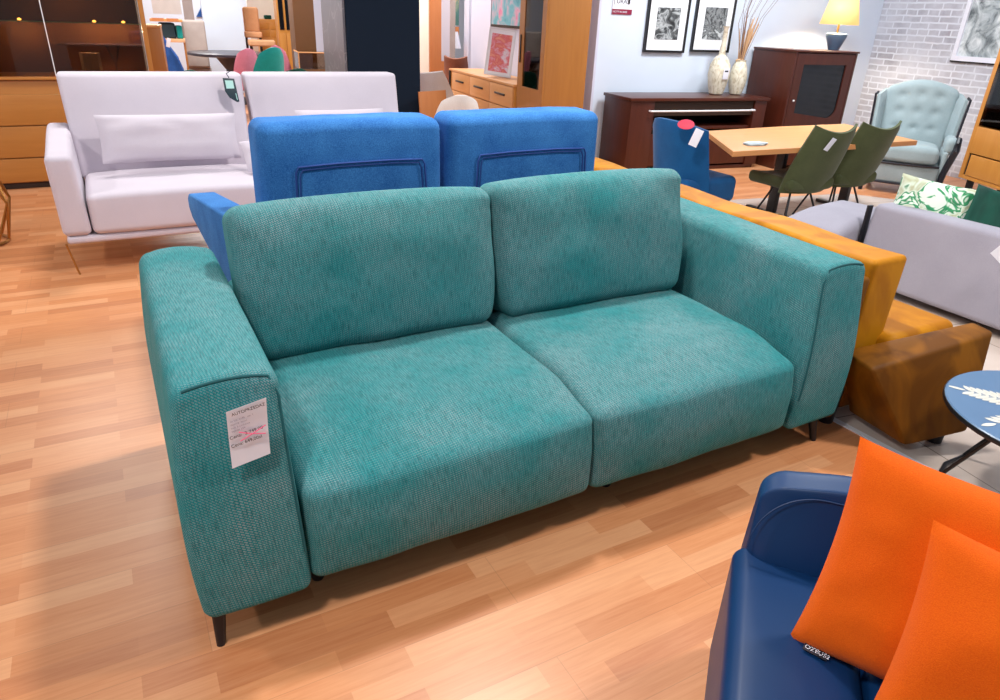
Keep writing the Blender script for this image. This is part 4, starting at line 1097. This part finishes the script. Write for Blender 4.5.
# left of the marble pillar
t = thing('wardrobe', 'tall plain brown wardrobe left of the marble pillar', 'wardrobe', uv(1.44, 12.0), RW)
obj('body', boxbm(0, .31, 0, .6, .0, 2.4), M['bronze'], t); obj('plinth', boxbm(.01, .30, -.004, -.001, 0, .08), M['inside'], t)
wallbox('wall_far_panel', 2.0, 2.35, 14.0, 14.1, M['jamb'])
t = thing('showcase', 'low glass-topped wooden showcase in front of the brown wardrobe', 'cabinet', uv(1.37, 11.2), RW)
obj('body', boxbm(0, .50, 0, .5, 0, .62), M['bronze'], t); obj('glass_hood', boxbm(0, .50, 0, .5, .621, .84, bev=0), M['smoke'], t, smooth=False)
bm = bmesh.new(); 
for a_, b_ in (((0, 0), (.5, 0)), ((.5, 0), (.5, .5)), ((0, 0), (0, .5))): tube(bm, [(*a_, .845), (*b_, .845)], .01, 6)
tube(bm, [(0, 0, .62), (0, 0, .845)], .01, 6); obj('frame', bm, M['oak_y'], t)
t = thing('cabinet', 'tall honey wood cabinet with dark glass doors beside the brown wardrobe', 'cabinet', uv(1.40, 14.0), RW)
obj('body', boxbm(0, .26, 0, .45, 0, 2.3), M['honey'], t)
for x in (.015, .135): obj('door', boxbm(x, x+.11, -.012, -.001, .05, 1.0), M['honey'], t)
for x in (.03, .145): obj('pane', boxbm(x, x+.075, -.012, -.001, 1.06, 2.2, bev=0), M['dark_glass'], t, smooth=False)
t = thing('chest_of_drawers', 'honey wood chest with small drawers and a dark green box on top', 'cabinet', uv(1.14, 15.0), RW)
obj('body', boxbm(0, .42, 0, .45, 0, 1.20), M['honey'], t)
for z in (.75, .9, 1.03):
    for x in (.03, .22): obj('drawer', boxbm(x, x+.16, -.008, -.001, z, z+.12), M['honey'], t)
o = tag(obj('box', rbox((.13, .1, .07), .02, 2, (0, 0, .035)), M['darkgreen']), 'dark green rounded box on the honey wood chest', 'box'); o.location = uv(1.34, 15.15, 1.201)
wallbox('wall_alcove_left', 1.02, 1.62, 15.6, 15.7, M['brightwall'])
t = thing('armchair', 'peach upholstered high chair right of the white column', 'armchair', uv(1.0, 14.5), RW)
obj('backrest', rbox((.27, .10, .42), .045, (4, 2, 5), (0, .1, 1.19)), M['peach'], t); obj('seat', rbox((.30, .3, .10), .03, 2, (0, 0, .95)), M['peach'], t)
for x in (-.12, .12):
    for y in (-.1, .1): obj('leg', boxbm(x-.015, x+.015, y-.015, y+.015, 0, .90), M['inside'], t)
t = thing('bench', 'peach cushioned bench below the honey wood chest', 'bench', uv(1.10, 14.1), RW)
obj('seat', rbox((.46, .3, .10), .03, 3, (0, 0, .83)), M['peach'], t)
for x in (-.18, .18): obj('leg', boxbm(x-.02, x+.02, -.1, .1, 0, .775), M['inside'], t)
# round dark table and the chairs around it
t = thing('dining_table', 'round dark dining table with pedestal far behind the pale sofa', 'table', (1.92, 12.4, 0))
obj('tabletop', lathe([(.56, .70), (.64, .715), (.64, .745), (.63, .75)], 40), M['darktop'], t)
obj('pedestal', lathe([(.28, 0), (.27, .03), (.10, .1), (.10, .5), (.25, .70)], 24), M['darktop'], t)
def tub2(label, loc, rz, mat, w, top, d=.46):
    """small rounded shell chair"""
    t = thing('tub_chair', label, 'chair', loc, rz)
    def back(a, q):
        x = (a-.5)*2; r = (1-.28*q**3*1.0)
        return (x*w/2*(1-.30*q**3), d*.42+.10*q-.22*abs(x)**2.2*(1-.5*q), .36+(top-.36)*(q-.14*abs(x)**2.4*q**2))
    obj('backrest', shell(back, 14, 10, .05), mat, t)
    obj('seat', rbox((w*.92, d, .10), .04, (4, 4, 2), (0, -.02, .40)), mat, t)
    for sx in (-1, 1):
        for sy in (-1, 1): obj('leg', taper_leg((sx*w*.3, sy*d*.3, .36), (sx*w*.4, sy*d*.4, 0), .016, .010, 8), M['black'], t)
    return t
tub2('cream upholstered chair right behind the gap of the blue backrests', uv(2.09, 6.2), R(165), M['cream'], .42, .82)
tub2('pink velvet chair in front of the round dark table', uv(.60, 11.1), R(186), M['pink'], .34, .90)
tub2('teal velvet chair with rounded back beside the pink chair', uv(.83, 10.55), R(200), M['tealv'], .46, .95)
tub2('light pink velvet chair right of the round dark table', uv(1.15, 11.45), R(150), M['pink'], .28, .93, .34)
tub2('green velvet chair top just above the right end of the pale sofa back', uv(1.22, 11.0), R(190), M['darkgreen'], .40, .66)
tub2('green velvet chair showing just above the pale sofa back on the left', uv(-.18, 10.5), R(190), M['darkgreen'], .36, .665)
t = thing('dining_chair', 'royal blue velvet chair with white tag left of the round table', 'chair', uv(-.30, 11.6), RW)
def bb(a, q): return ((a-.5)*.30*(1-.45*q)-.04*q, .02+.03*q-.06*(2*a-1)**2, .40+.63*q-.30*a*q)
obj('backrest', shell(bb, 10, 10, .05), M['bluev'], t); obj('seat', rbox((.34, .4, .12), .04, (3, 3, 2), (.03, .22, .40)), M['bluev'], t)
for x in (-.1, .15):
    for y in (.06, .38): obj('leg', taper_leg((x, y, .36), (x, y, 0), .014, .01, 8), M['black'], t)
o = tag(obj('hang_tag', boxbm(-.02, .03, -.003, 0, -.07, .05, bev=.001), M['white']), 'white tag hanging on the royal blue velvet chair', 'price tag'); o.location = uv(-.345, 11.53, .93); o.rotation_euler = (0, R(15), RW)
t = thing('dining_chair', 'taupe high-back upholstered chair behind the round dark table', 'chair', uv(.01, 13.45), RW)
obj('backrest', rbox((.35, .10, .72), .04, (3, 2, 4), (0, -.06, .82)), M['taupe'], t); obj('seat', rbox((.38, .4, .1), .03, 2, (0, .16, .42)), M['taupe'], t)
for x in (-.15, .15):
    for y in (0, .32): obj('leg', boxbm(x-.015, x+.015, y-.015, y+.015, 0, .38), M['oak'], t)
# counter end and shelf behind the glass cabinet
t = thing('counter', 'brown wooden counter end standing right of the lit display cabinet', 'counter', uv(-.47, 8.6), RW)
obj('body', boxbm(0, .155, 0, .5, 0, 1.19), M['oak'], t); obj('top', boxbm(-.01, .16, -.01, .5, 1.191, 1.215), M['oak_y'], t)
t = thing('shelf_unit', 'pale oak shelf with orange labels behind the royal blue chair', 'shelf', uv(-.60, 12.9), RW)
obj('board', boxbm(0, .46, 0, .4, 1.15, 1.19), M['oak_y'], t); obj('board', boxbm(.0, .46, 0, .4, .86, .91), M['peach'], t)
for x in (.0, .43): obj('side', boxbm(x, x+.03, .05, .35, 0, .86), M['oak'], t)
for x in (.03, .24): obj('label_strip', boxbm(x, x+.17, -.006, -.001, 1.155, 1.20, bev=0), M['orangewood'], t)
o = tag(obj('storage_box', rbox((.22, .3, .225), .03, 2, (0, 0, .1125)), M['tagblack']), 'dark teal storage box on the far shelf', 'box'); o.location = uv(-.38, 13.12, .911)
o = tag(obj('storage_box', rbox((.085, .2, .19), .02, 2, (0, 0, .095)), M['tealv']), 'small bright teal box right of the dark teal box', 'box'); o.location = uv(-.21, 13.06, .911)
t = thing('room_divider', 'pale pinkish hanging panel far behind the counter', 'panel', uv(-.62, 15.0, 0), RW)
obj('panel', boxbm(0, .47, 0, .04, 1.23, 2.4), M['cream'], t); obj('post', boxbm(.50, .67, 0, .05, 0, 2.4), M['taupe'], t)
t = thing('picture_frame', 'small blue triangle picture beside the white column', 'picture', uv(.10, 17.99, 1.15), RW)
obj('canvas_face', poly_prism([(0, 0), (.14, 0), (.14, .22)], .02, 'Y', -.02), M['bluev'], t)
